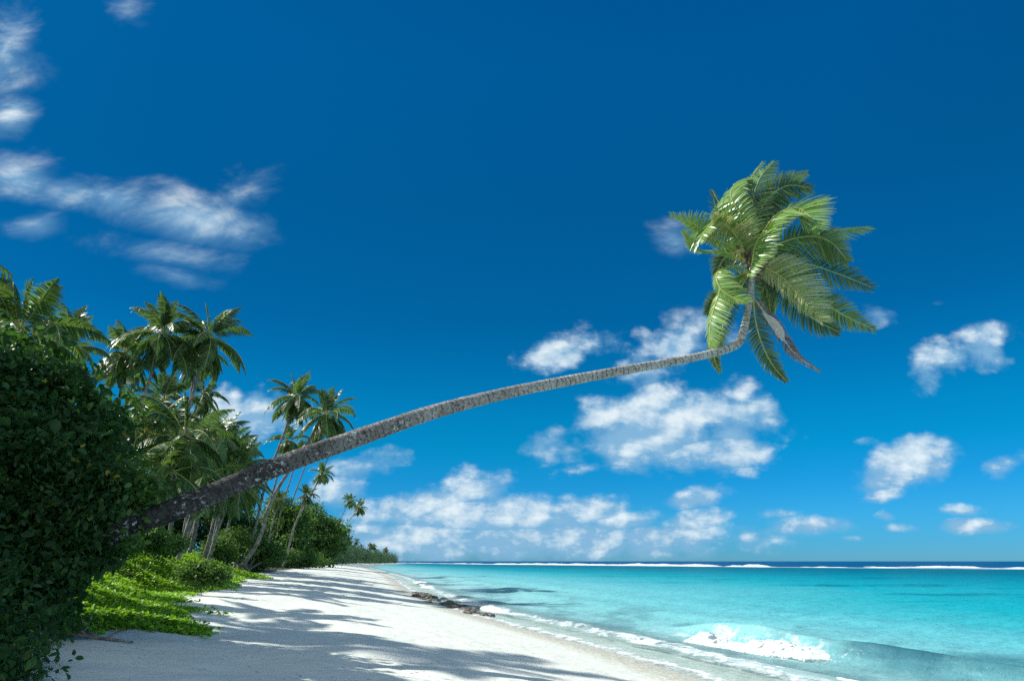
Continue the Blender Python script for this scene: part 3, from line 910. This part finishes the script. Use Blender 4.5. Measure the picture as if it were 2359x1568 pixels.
# leaf bases and coconuts
cc = crown_c - base
parts = []
for k in range(26):
    a = k * 2.4; e = R(20 + 50 * (k % 5) / 4)
    d_ = np.array([math.cos(a) * math.cos(e), math.sin(a) * math.cos(e), math.sin(e)])
    s0 = cc + np.array([-.03, 0, -.75 + .035 * k])
    parts.append(tube(catmull([s0, s0 + d_ * .25, s0 + d_ * .55 + np.array([0, 0, .08])], 6), np.array([.11, .1, .085, .07, .055, .03]), 7))
V, F = merge(parts)
link('leaf_bases', make_mesh('leaf_bases', V, F, [m_fibre], smooth=True), palm)


def nut_mesh():
    uu = np.linspace(0, 2 * np.pi, 14, endpoint=False); vv = np.linspace(-1, 1, 11)
    ring = []
    for v in vv:
        r = .095 * math.sqrt(max(0, 1 - v * v)) * (1 - .12 * v)
        tri = 1 + .06 * np.cos(3 * uu)
        ring.append(np.stack([r * tri * np.cos(uu), r * tri * np.sin(uu), np.full(14, v * .12)], 1))
    V = np.concatenate(ring)
    i = np.arange(10)[:, None] * 14; j = np.arange(14)[None]; k = (j + 1) % 14
    F = np.stack([i + j, i + k, i + 14 + k, i + 14 + j], -1).reshape(-1, 4)
    return make_mesh('coconut', V, F, [m_nut], smooth=True)


nm = nut_mesh()
for (zx, zy, dY) in ((652, 700, -.9), (660, 728, -.95), (632, 715, -.8), (680, 745, -.8), (675, 690, -.7)):
    q = link('coconut', nm, palm, at(*z2p(zx, zy), 21 + dY) - base)
    q.rotation_euler = (rs.normal(0, .4), rs.normal(0, .4), rs.random() * 6)

# ------------------------------------------------------------------ grove palms
def proto_frond(elev, length, seed, nl=52, width=.10, segs=3, droop=.10, leaf=.85, ragged=.04, side_curl=0.):
    r_ = np.random.default_rng(seed)
    n = 18; d_ = np.array([math.cos(R(elev)), 0, math.sin(R(elev))]); p = np.zeros(3); P = [p]
    for i in range(n - 1):
        d_ = d_ + np.array([0, side_curl * .02, -droop * (.35 + 1.5 * i / n) * max(.25, math.cos(R(elev)) + .15)])
        d_ = d_ / np.linalg.norm(d_); p = p + d_ * length / (n - 1); P.append(p)
    P = np.array(P); T = norm(np.gradient(P, axis=0))
    S = norm(np.cross(T, np.array([0, 0.02, 1.0])[None] + 0 * T))
    if elev > 70: S = norm(np.cross(T, np.array([1., 0, .1])[None] + 0 * T))
    tws = R(r_.normal(0, 22)); N = np.cross(T, S); S = S * math.cos(tws) + N * math.sin(tws)
    V, F = leaflets(P, S, nl, leaf, leaf, width, r_, .22, (.05, 0, 0), segs, .16, .25, ragged, tipk=.45)
    nf = len(F[0])
    Vr, Fr = tube(P, np.interp(np.linspace(0, 1, n), [0, .15, 1], [.06, .035, .01]), 4)
    V2, F2 = merge([(V, F), (Vr, Fr)])
    sizes = {f.shape[1]: len(f) for f in F2}
    return V2, F2, nf


PROTO = {}
ELS = [84, 70, 55, 40, 25, 8, -10, -30, -50, -72]
for ei, e in enumerate(ELS):
    for v in range(2):
        V, F, nf = proto_frond(e, [2.9, 3.3, 3.7, 3.9, 4.0, 4.0, 3.8, 3.6, 3.3, 3.0][ei], 100 + ei * 7 + v, side_curl=(v - .5) * 2)
        midx = np.concatenate([np.concatenate([np.zeros(nf, int), np.ones(len(f) - nf, int)]) if f.shape[1] == 4 else np.ones(len(f), int) for f in F])
        PROTO[(ei, v)] = (V, F, midx, make_mesh('frond', V, F, [m_frond_bg, m_rib], midx))


def frond_plan(nf, r_, lo=-72):
    out = []
    for k in range(nf):
        u = k / (nf - 1)
        e = 86 - (86 - lo) * u ** .85 + r_.normal(0, 6)
        ei = int(np.argmin([abs(e - q) for q in ELS]))
        out.append((ei, int(r_.integers(0, 2)), k * 2.39996 + r_.normal(0, .2), 1 + r_.normal(0, .07)))
    return out


def crown_mesh(nf, seed):
    r_ = np.random.default_rng(seed); parts = []; mi = {4: [], 3: []}
    for ei, v, a, s in frond_plan(nf, r_):
        V, F, midx, _ = PROTO[(ei, v)]
        c_, s_ = math.cos(a), math.sin(a)
        M = np.array([[c_, -s_, 0], [s_, c_, 0], [0, 0, 1]]) * s
        parts.append((V @ M.T, F)); o_ = 0
        for f in F:
            mi[f.shape[1]].append(midx[o_:o_ + len(f)]); o_ += len(f)
    V, F = merge(parts)
    return make_mesh('crown', V, F, [m_frond_bg, m_rib], np.concatenate([np.concatenate(mi[f.shape[1]]) for f in F]))


CROWN = [crown_mesh(26, 500 + i) for i in range(4)]
npalm = 0


def grove_palm(cx, cy, bx, Y, scale, label, group=None, detail=True, trunk_r=.15, bend=.35, nf=30, dyb=0., lo=-72, name='coconut_palm'):
    """crown centre at (cx,cy) of the 2358 picture at depth Y, foot below column bx"""
    global npalm
    npalm += 1
    r_ = np.random.default_rng(900 + npalm)
    top = ad(cx, cy, Y)
    Yb = Y + dyb
    f = ad(bx, 1291, Yb); fx = f[0]
    gz = float(ground(np.array([fx]), np.array([Yb]))[0])
    root = empty(name, (fx, Yb, gz))
    tag(root, label, 'palm tree', group)
    base = np.array([fx, Yb, gz]); v = top - base
    mid = base + v * .5 + np.array([v[0] * -.08 * bend * 2, 0, -abs(v[0]) * bend * .12])
    q1 = base + v * .22 + np.array([v[0] * .03, 0, -abs(v[0]) * bend * .08])
    P = np.array([base - np.array([0, 0, .3]), q1, mid, base + v * .78 + np.array([-v[0] * .05 * bend, 0, 0]), top]) - base
    link('trunk', trunk_mesh('trunk', P, [trunk_r * 1.5, trunk_r * 1.08, trunk_r, trunk_r * .9, trunk_r * .75], m_bark_bg, 9, 50 if detail else 18, .05, .3, npalm, 0, 1, .04), root)
    if detail:
        a0 = r_.random() * 6.3
        for ei, vv, a, s in frond_plan(nf, r_, lo):
            o_ = link('frond', PROTO[(ei, vv)][3], root, tuple(top - base + np.array([0, 0, r_.normal(0, .08)])))
            o_.rotation_euler = (r_.normal(0, .06), r_.normal(0, .06), a + a0)
            o_.scale = (s * scale,) * 3
    else:
        o_ = link('crown', CROWN[npalm % 4], root, tuple(top - base))
        o_.rotation_euler = (0, 0, r_.random() * 6.3); o_.scale = (scale,) * 3
    return root


GP = 'coconut palms of the grove behind the leaning trunk'
PALMS = [
    (-450, 285, -540, 14, 1.0, 'tall palm out of frame on the left whose fronds shade the near sand', dict(nf=26)),
    (-330, 200, -430, 23.5, 1.1, 'second tall palm out of frame on the left, farther along the beach', dict(nf=26)),
    # cx, cy, bx, Y, scale, label, kw
    (45, 765, -60, 30, 1.08, 'nearest grove palm rising behind the dark leafy tree at the left edge', dict(nf=26, trunk_r=.17)),
    (-200, 590, -280, 25, 1.05, 'palm at the left picture edge with only a frond tip showing', dict(nf=24)),
    (150, 800, 60, 42, .95, 'palm mostly hidden behind the top of the dark leafy tree, fronds reaching right', dict(nf=28)),
    (287, 815, 235, 60, 1.08, 'slim palm standing left of the two tallest grove palms', dict(nf=28)),
    (377, 768, 225, 58, 1.2, 'left one of the two tallest grove palms, on a long curved pale trunk', dict(bend=.5)),
    (480, 775, 345, 60, 1.2, 'right one of the two tallest grove palms, farthest right of the high crowns', dict(bend=.4)),
    (455, 815, 380, 68, .9, 'palm tucked just behind the right tallest crown with a parallel thin trunk', dict(nf=25)),
    (467, 910, 430, 78, .85, 'smaller upright palm below the right tallest crown', dict(nf=28)),
    (378, 920, 330, 72, 1.15, 'palm with upright fronds below the left tallest crown', dict(nf=28)),
    (335, 1000, 290, 50, 1.2, 'low broad palm just right of the dark leafy tree', dict(nf=28, lo=-35)),
    (425, 1005, 350, 48, 1.1, 'low broad palm above the middle of the trunk base', dict(nf=28)),
    (495, 1010, 430, 68, 1.1, 'palm on the right shoulder of the low grove crowns', dict(nf=28)),
    (530, 1055, 480, 74, 1.0, 'rightmost low grove palm beside the open sky', dict(nf=25)),
    (572, 1035, 560, 120, .78, 'small distant palm standing alone right of the low grove crowns', dict(nf=25)),
    (300, 1075, 255, 44, 1.0, 'short palm arching a long frond in front of the low grove crowns', dict(nf=18)),
    (395, 1085, 330, 46, 1.0, 'low palm close above the lower part of the leaning trunk', dict(nf=25)),
    (475, 1100, 400, 56, 1.05, 'low palm crown behind the middle of the leaning trunk base', dict(nf=25)),
    (540, 1120, 470, 66, 1.0, 'low palm crown touching the leaning trunk at the grove end', dict(nf=25)),
    (683, 915, 555, 86, 1.15, 'left palm of the tall pair crossing behind the leaning trunk', dict(bend=.5)),
    (752, 955, 545, 80, 1.15, 'right palm of the tall pair, its long pale trunk slanting to the dark shrub', dict(bend=.75, trunk_r=.2)),
    (662, 1015, 585, 104, .85, 'smaller palm hanging just above the leaning trunk under the tall pair', dict(nf=25)),
]
for cx, cy, bx, Y, s, lab, kw in PALMS:
    grove_palm(cx, cy, bx, Y, s, lab, GP, True, **kw)
GP2 = 'slender palms seen through the gap under the leaning trunk'
SM = [
    (743, 1090, 640, 140, .78, 'small palm with drooping crown just under the leaning trunk, right of the tall pair'),
    (706, 1140, 650, 132, .7, 'small dark palm low in the gap under the leaning trunk'),
    (722, 1020, 632, 150, .8, 'palm whose thin trunk rises behind the round bushes to meet the leaning trunk'),
    (690, 1035, 618, 145, .8, 'palm with its crown hidden by the leaning trunk, left of the thin trunks'),
    (775, 1010, 662, 150, .7, 'palm peeping over the leaning trunk right of the tall pair'),
    (827, 1168, 742, 235, 1.05, 'right palm of the lone pair leaning out over the far beach'),
    (806, 1152, 738, 240, .95, 'left palm of the lone pair leaning out over the far beach'),
    (640, 1150, 610, 128, .75, 'small palm at the left of the round bushes under the leaning trunk'),
]
for cx, cy, bx, Y, s, lab in SM:
    grove_palm(cx, cy, bx, Y, s, lab, GP2, False, trunk_r=.15, bend=.7)
r_ = np.random.default_rng(77)
for k in range(9):           # pale slanting trunks below the leaning palm
    bx = 400 + k * 13 + r_.normal(0, 8)
    Y = 50 + r_.random() * 40
    grove_palm(bx + 50 + r_.normal(0, 30), 1095 + r_.normal(0, 36), bx, Y, .8 + .25 * r_.random(),
               'young grove palm on one of the pale slanting trunks under the leaning trunk', 'young palms with pale trunks', False, trunk_r=.10 + .05 * r_.random(), bend=.2 + .5 * r_.random())
for k in range(14):           # crowns closing the grove behind
    cx = 290 + k * 19 + r_.normal(0, 8)
    grove_palm(cx, 985 + (cx - 290) * .22 + r_.normal(0, 28), cx - 50, 85 + r_.random() * 30, .95,
               'palm deep in the shaded back of the grove', 'palms at the back of the grove', False, trunk_r=.15)


# ------------------------------------------------------------------ leafy trees and shrubs
LT = np.array([[0, 0, 0], [.35, -.30, .07], [.75, -.24, .05], [1.05, 0, -.10], [.75, .24, .05], [.35, .30, .07]])
LF = np.array([[0, 1, 2, 3], [0, 3, 4, 5]])


def place_leaves(pos, axis, nrm, size):
    k = len(pos)
    A = norm(axis); N = norm(nrm - (nrm * A).sum(1, keepdims=True) * A); B = np.cross(N, A)
    V = pos[:, None] + size[:, None, None] * (LT[None, :, 0, None] * A[:, None] + LT[None, :, 1, None] * B[:, None] + LT[None, :, 2, None] * N[:, None])
    F = (np.arange(k) * 6)[:, None, None] + LF[None]
    return V.reshape(-1, 3), F.reshape(-1, 4)


def crown_leaves(lobes, n, size, seed, per=9, spread=.32, shell=.22, lump=.35, sub=0):
    """clustered leaves through the shells of the ellipsoid lobes"""
    r_ = np.random.default_rng(seed)
    lobes = [np.asarray(l, float) for l in lobes]
    if sub:
        ex = []
        for l in lobes:
            for q in range(sub):
                d = norm(r_.normal(0, 1, 3)); f = .28 + .22 * r_.random()
                ex.append(np.concatenate([l[:3] + d * l[3:6] * (.85 + .42 * r_.random()), l[3:6].mean() * (f + .06) * np.array([1, 1, .55])]))
        for l in lobes[:]:
            for q in range(2 * sub):
                d = norm(r_.normal(0, 1, 3)); f = .10 + .12 * r_.random()
                ex.append(np.concatenate([l[:3] + d * l[3:6] * (1.1 + .38 * r_.random()), l[3:6].mean() * f * np.array([1, 1, .7])]))
        lobes = [np.concatenate([l[:3], l[3:6] * .74]) for l in lobes] + ex
    area = np.array([(l[3] * l[4] + l[4] * l[5] + l[3] * l[5]) for l in lobes]); area /= area.sum()
    nc = n // per
    which = r_.choice(len(lobes), nc, p=area)
    Lb = np.array(lobes)[which]
    d = norm(r_.normal(0, 1, (nc, 3)))
    th = np.arctan2(d[:, 1], d[:, 0])
    lm = 1 + lump * (fbm(th * 1.7 + which * 5 + 20, d[:, 2] * 2.4 + which * 3, 3, seed) - .45) * 2
    rad_ = (1 - np.abs(r_.normal(0, shell, nc))) * lm
    c = Lb[:, :3] + d * Lb[:, 3:6] * rad_[:, None]
    outw = norm(d / Lb[:, 3:6])
    # leaves of a cluster
    cl = np.repeat(np.arange(nc), per)
    k = len(cl)
    off = r_.normal(0, 1, (k, 3)) * spread * size * 5 * np.array([1, 1, .6])
    pos = c[cl] + off
    ax = norm(outw[cl] * .5 + r_.normal(0, .7, (k, 3)) + np.array([0, 0, -.25]))
    nr = norm(outw[cl] * .7 + np.array([0, 0, .8]) + r_.normal(0, .45, (k, 3)))
    sz = size * (.5 + 1.0 * r_.random(k) ** 1.5)
    return place_leaves(pos, ax, nr, sz)


def leafy(name, lobes, n, size, seed, mat, label, cat='tree', group=None, foot=None, per=9, spread=.32, lump=.35, tr=.16, shell=.22, sub=0):
    lobes = np.asarray(lobes, float)
    if foot is None: foot = lobes[:, :2].mean(0)
    gz = float(ground(np.array([foot[0]]), np.array([foot[1]]))[0])
    base = np.array([foot[0], foot[1], gz])
    root = empty(name, base)
    tag(root, label, cat, group)
    V, F = crown_leaves(lobes, n, size, seed, per, spread, shell, lump, sub)
    V[:, 2] = np.maximum(V[:, 2], gz - .6)
    if size < .2 and n > 20000:
        V2, F2 = crown_leaves(lobes, n // 14, size * 1.45, seed + 500, 7, .3, shell, lump, sub)
        F = np.vstack([F, F2 + len(V)]); V = np.vstack([V, V2]); V[:, 2] = np.maximum(V[:, 2], gz - .6)
    link('crown', make_mesh('crown', V - base, F, [mat]), root)
    parts = []
    for i, l in enumerate(lobes):
        c = l[:3] - base
        p0 = np.array([.15 * math.cos(i * 2.1), .15 * math.sin(i * 2.1), -.2])
        parts.append(tube(catmull([p0, c * np.array([.35, .35, .45]), c, c + np.array([.2, .1, .5]) * l[3:6]], 12), np.linspace(tr, tr * .25, 12), 7))
    V, F = merge(parts)
    link('trunk', make_mesh('trunk', V, F, [m_branch], smooth=True), root)
    return root


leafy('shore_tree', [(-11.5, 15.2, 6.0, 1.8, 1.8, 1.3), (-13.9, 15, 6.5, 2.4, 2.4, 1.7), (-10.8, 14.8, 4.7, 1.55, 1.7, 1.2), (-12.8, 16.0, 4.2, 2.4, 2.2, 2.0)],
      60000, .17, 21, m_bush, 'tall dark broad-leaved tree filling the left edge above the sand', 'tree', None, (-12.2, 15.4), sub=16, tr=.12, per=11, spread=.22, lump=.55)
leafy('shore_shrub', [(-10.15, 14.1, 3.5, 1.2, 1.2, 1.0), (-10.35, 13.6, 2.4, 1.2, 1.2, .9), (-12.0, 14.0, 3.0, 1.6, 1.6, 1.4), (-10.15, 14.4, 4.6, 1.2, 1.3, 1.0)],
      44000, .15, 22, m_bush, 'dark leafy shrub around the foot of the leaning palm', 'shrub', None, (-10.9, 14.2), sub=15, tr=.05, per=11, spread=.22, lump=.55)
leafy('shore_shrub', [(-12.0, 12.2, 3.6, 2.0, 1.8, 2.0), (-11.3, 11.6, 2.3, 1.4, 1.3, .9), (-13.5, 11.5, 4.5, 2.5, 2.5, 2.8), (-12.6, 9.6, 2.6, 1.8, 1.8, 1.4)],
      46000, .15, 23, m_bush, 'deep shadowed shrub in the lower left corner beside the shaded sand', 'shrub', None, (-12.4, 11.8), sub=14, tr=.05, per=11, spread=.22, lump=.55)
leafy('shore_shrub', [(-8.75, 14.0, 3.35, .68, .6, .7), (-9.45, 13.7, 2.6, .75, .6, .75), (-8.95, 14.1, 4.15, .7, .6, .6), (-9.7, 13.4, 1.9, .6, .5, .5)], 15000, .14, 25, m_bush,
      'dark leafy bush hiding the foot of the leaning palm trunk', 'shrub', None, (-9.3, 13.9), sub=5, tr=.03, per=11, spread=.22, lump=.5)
leafy('shore_tree', [(-12.8, 7.6, 4.6, 2.4, 2.0, 3.2), (-12.8, 9.8, 7.4, 2.2, 2.0, 1.3)], 11000, .30, 26, m_bush,  # added unseen tree, only there to darken the lower left corner
      'unseen tree added left of the viewpoint to darken the lower left corner', 'tree', None, (-12.6, 6.5), sub=8, tr=.15)  # added off camera to block sky light from the corner
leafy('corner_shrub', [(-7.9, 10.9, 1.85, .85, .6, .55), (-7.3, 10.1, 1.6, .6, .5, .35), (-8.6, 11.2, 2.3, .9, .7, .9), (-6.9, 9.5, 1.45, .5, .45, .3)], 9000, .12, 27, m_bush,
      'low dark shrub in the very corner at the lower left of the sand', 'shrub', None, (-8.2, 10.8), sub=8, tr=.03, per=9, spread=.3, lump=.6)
leafy('leafy_sapling', [(-8.45, 15.0, 4.5, .7, .7, .5), (-8.6, 14.9, 3.8, .7, .7, .5)], 2600, .14, 24, m_bush2,
      'bright-leaved sapling sticking out of the dark tree above the leaning trunk', 'shrub', None, (-10.3, 14.9), tr=.03)

# rounded bushes at the back of the beach
def pxlobe(cx, cy, rx, ry, Y, dy=1.0):
    c = ad(cx, cy, Y); k = (Y * cp + (c[2] - 3) * sp) / FPX * KD
    return (c[0], c[1], c[2], rx * k, rx * k * dy, ry * k)


leafy('undergrowth_shrub', [pxlobe(300, 1205, 55, 48, 92), pxlobe(390, 1205, 62, 50, 96)], 14000, .36, 38, m_bush,
      'dark undergrowth in the shade behind the pale trunks at the left of the grove', 'shrub', None, per=8, sub=8, tr=.05)
leafy('undergrowth_shrub', [pxlobe(480, 1215, 60, 46, 98), pxlobe(550, 1225, 46, 36, 100)], 14000, .36, 39, m_bush,
      'dark undergrowth behind the pale trunks beside the slanting trunk', 'shrub', None, per=8, sub=8, tr=.05)
leafy('round_tree', [pxlobe(735, 1225, 42, 42, 205), pxlobe(700, 1212, 42, 38, 200), pxlobe(745, 1265, 34, 30, 200), pxlobe(705, 1262, 46, 38, 198)], 24000, .72, 31, m_bush2,
      'large rounded dark green tree ending the grove, nearest the lone pair of palms', 'tree', None, per=7, tr=.3, sub=8)
leafy('round_tree', [pxlobe(650, 1190, 36, 36, 150), pxlobe(632, 1225, 42, 34, 148), pxlobe(668, 1235, 38, 40, 150), pxlobe(650, 1270, 50, 30, 146)], 22000, .52, 32, m_bush2,
      'rounded green tree just left of the largest round tree, behind the slanting trunk', 'tree', None, per=7, tr=.3, sub=8)
leafy('beach_shrub', [pxlobe(600, 1275, 42, 26, 96), pxlobe(570, 1262, 40, 24, 94), pxlobe(620, 1288, 30, 16, 94), pxlobe(540, 1258, 42, 26, 82), pxlobe(508, 1268, 36, 20, 72)], 26000, .24, 33, m_bush2,
      'low dark shrub at the foot of the slanting pale palm trunk', 'shrub', None, per=8, sub=8)
leafy('beach_shrub', [pxlobe(690, 1288, 32, 16, 150), pxlobe(660, 1285, 30, 18, 140), pxlobe(722, 1291, 26, 12, 165)], 9000, .34, 34, m_bush2,
      'low green shrub on the sand in front of the largest round tree', 'shrub', None, per=7, sub=8)
leafy('dune_shrub', [pxlobe(325, 1240, 42, 22, 38), pxlobe(385, 1248, 36, 15, 42), pxlobe(290, 1235, 30, 22, 36)], 11000, .17, 40, m_bush2,
      'leafy shrub between the vines and the pale trunks, close under the leaning trunk', 'shrub', None, per=8, sub=8, tr=.02)
leafy('dune_shrub', [pxlobe(478, 1322, 34, 13, 33), pxlobe(450, 1316, 26, 11, 33)], 6000, .14, 36, m_bush2,
      'small darker shrub standing in the middle of the bright green vines', 'shrub', None, per=8, sub=8, tr=.02)

# ------------------------------------------------------------------ beach vines
r_ = np.random.default_rng(41)
N = 230000
yy = 13.5 + (80 - 13.5) * r_.random(N) ** 1.9
dd_ = r_.random(N) ** 1.1 * 17
ed = vegedge(yy) + (fbm(yy * .9, yy * 0 + 4, 3, 61) - .45) * 1.6
d_in = ed + dd_
slp = np.interp(yy, _yy, _slope)
xx = xs(yy) - d_in * np.sqrt(1 + slp ** 2)
# only what can stand in the open: not deep under the dark tree
keep = ~((yy < 16.0) & (xx < -9.6)) & (r_.random(N) < np.clip(1.15 - (yy - 14) / 110, .25, 1))
xx, yy, dd_ = xx[keep], yy[keep], dd_[keep]
depth_in = smooth(0, 5, dd_)
mound = (.10 + .85 * depth_in * (fbm(xx * .35, yy * .35, 3, 71) ** 1.1) * 1.5 + .35 * smooth(2, 9, dd_) + .25 * (fbm(xx * 1.3, yy * 1.3, 3, 73) - .4) * depth_in)
mound = mound + .85 * smooth(2.5, 8, dd_) * (.6 + .8 * fbm(xx * .25 + 7, yy * .25, 2, 75))
mound = mound * (1 - .5 * (1 - smooth(15, 20, yy)))
zz = ground(xx, yy) + mound - np.abs(r_.normal(0, .10, len(xx))) * (.3 + depth_in)
pos_ = np.stack([xx, yy, zz], 1)
k = len(xx)
edge_keep = (dd_ > .25) | (r_.random(k) < .5)
ax = r_.normal(0, 1, (k, 3)) * np.array([1, 1, .35])
nr = np.array([-.15, 0, 1.0]) + r_.normal(0, .34, (k, 3))
sz = (.065 + .075 * r_.random(k)) * (1 + yy / 60)
V, F = place_leaves(pos_[edge_keep], ax[edge_keep], nr[edge_keep], sz[edge_keep])
rp = []
for q in range(70):
    y0 = 15.5 + 40 * r_.random() ** 1.6; d0 = float(vegedge(y0)) + .3; ln = .3 + .9 * r_.random(); dy_ = r_.normal(0, .5)
    for w in np.linspace(0, 1, int(14 + 40 * ln)):
        y = y0 + dy_ * w * ln + .06 * r_.normal(); d = d0 - ln * w + .04 * r_.normal()
        x = float(xs(y)) - d * math.sqrt(1 + float(np.interp(y, _yy, _slope)) ** 2)
        rp.append((x, y, float(ground(np.array([x]), np.array([y]))[0]) + .05 + .05 * r_.random()))
rp = np.array(rp); k = len(rp)
V2, F2 = place_leaves(rp, r_.normal(0, 1, (k, 3)) * np.array([1, 1, .3]), np.array([0, 0, 1.0]) + r_.normal(0, .35, (k, 3)), (.06 + .06 * r_.random(k)) * (1 + rp[:, 1] / 60))
F = np.vstack([F, F2 + len(V)]); V = np.vstack([V, V2])
me = make_mesh('beach_vines', V, F, [m_vine])
tag(link('beach_vines', me), 'bright green beach vines creeping over the dune onto the white sand', 'vines', None, 'stuff')

# ------------------------------------------------------------------ far wood and its palms
r_ = np.random.default_rng(51)
parts = []
nl_ = 420
for k in range(nl_):
    u = r_.random()
    Y = 300 + 545 * u
    edge = np.interp(Y, [300, 480, 640, 845], [12, 10, 5, 4])
    back = r_.random() ** 1.5 * 40
    x = float(xs(np.array([Y]))[0]) - edge - back - 4
    top = np.interp(Y, [300, 420, 520, 640, 700, 845], [27, 25, 20, 17, 13, 13]) * (.78 + .22 * r_.random()) * (.75 + .25 * min(1, back / 12))
    rr_ = 3 + 3 * r_.random()
    parts.append((x, Y, 1 + top * .5, rr_, rr_, top * .5))
V, F = crown_leaves(parts, 90000, 1.0, 52, 6, .25, .2, .35)
V[:, 2] = np.maximum(V[:, 2], .6)
tag(link('far_wood', make_mesh('far_wood', V, F, [m_far])), 'low green wood running out along the far point of the bay', 'wood', None, 'stuff')
r_ = np.random.default_rng(58)
for k in range(34):
    Y = 360 + 520 * (k / 33) + r_.normal(0, 12)
    inl = 12 + 26 * r_.random()
    x = float(xs(np.array([min(Y, 860.)]))[0]) - inl
    top = np.interp(Y, [360, 500, 650, 900], [25, 20.5, 16.5, 12.5]) + 1.6 * r_.normal(0, 1)
    px_ = 512 + FPX * x / (Y * cp + (top - 3) * sp); py_ = 340 - FPX * ((top - 3) * cp - Y * sp) / (Y * cp + (top - 3) * sp)
    grove_palm(px_ / KD, py_ * 1568 / 680, px_ / KD - 1.5, Y, 1.15, 'tiny distant palm poking above the far wood', 'palms above the far wood', False, trunk_r=.12, name='distant_palm')

# ------------------------------------------------------------------ rock ledge at the water line
m_rock = plain_mat('dark_beach_rock', (.06, .055, .048), (.22, .20, .16), 4, .75, .9)


r_ = np.random.default_rng(61)
parts = []
for k in range(80):
    y = 42 + 30 * r_.random() ** .9
    s = np.interp(y, [42, 48, 60, 72], [1.2, .8, .6, .9]) + r_.normal(0, .5) * np.interp(y, [42, 55, 72], [.9, 1.1, .6])
    x = float(xs(np.array([y]))[0]) + s
    sc_ = .14 + .28 * r_.random()
    parts.append(rock_mesh('r', np.array([x, y, max(-.085 * s, -.4) + .03]), sc_ * 1.6, sc_, .06 + .14 * r_.random(), k + 1, -1.2 + r_.normal(0, .3)))
V, F = merge(parts)
tag(link('rock_ledge', make_mesh('rock_ledge', V, F, [m_rock])), 'dark broken ledge of beach rock along the water line', 'rock')

# ------------------------------------------------------------------ driftwood under the shrub
def drift(name, P, r0, label, twigs=5, seed=1):
    r_ = np.random.default_rng(seed)
    P = np.array(P, float)
    P[:, 2] += ground(P[:, 0], P[:, 1])
    Q = catmull(P, 16); parts = [tube(Q, np.linspace(r0, r0 * .3, 16), 7)]
    for k in range(twigs):
        i = r_.integers(3, 14); d = norm(np.array([r_.normal(0, 1), r_.normal(0, .6), .5 + r_.random()]))
        parts.append(tube(catmull([Q[i], Q[i] + d * .25, Q[i] + d * .5 + r_.normal(0, .1, 3)], 7), np.linspace(r0 * .4, r0 * .12, 7), 5))
    base = Q[0].copy()
    V, F = merge(parts)
    return tag(link(name, make_mesh(name, V - base, F, [m_drift], smooth=True), None, tuple(base)), label, 'driftwood')


drift('driftwood_branch', [(-9.7, 14.1, .05), (-9.0, 14.4, .1), (-8.3, 14.5, .06), (-7.6, 14.9, .04)], .07, 'forked grey driftwood branch lying under the dark shrub at the edge of the sand', 8, 3)
drift('driftwood_log', [(-9.3, 13.2, .06), (-8.8, 13.35, .09), (-8.2, 13.3, .05)], .09, 'short dark driftwood log beside the forked branch', 3, 4)

scene.cycles.max_bounces = 6
scene.cycles.transparent_max_bounces = 12
scene.cycles.use_denoising = False
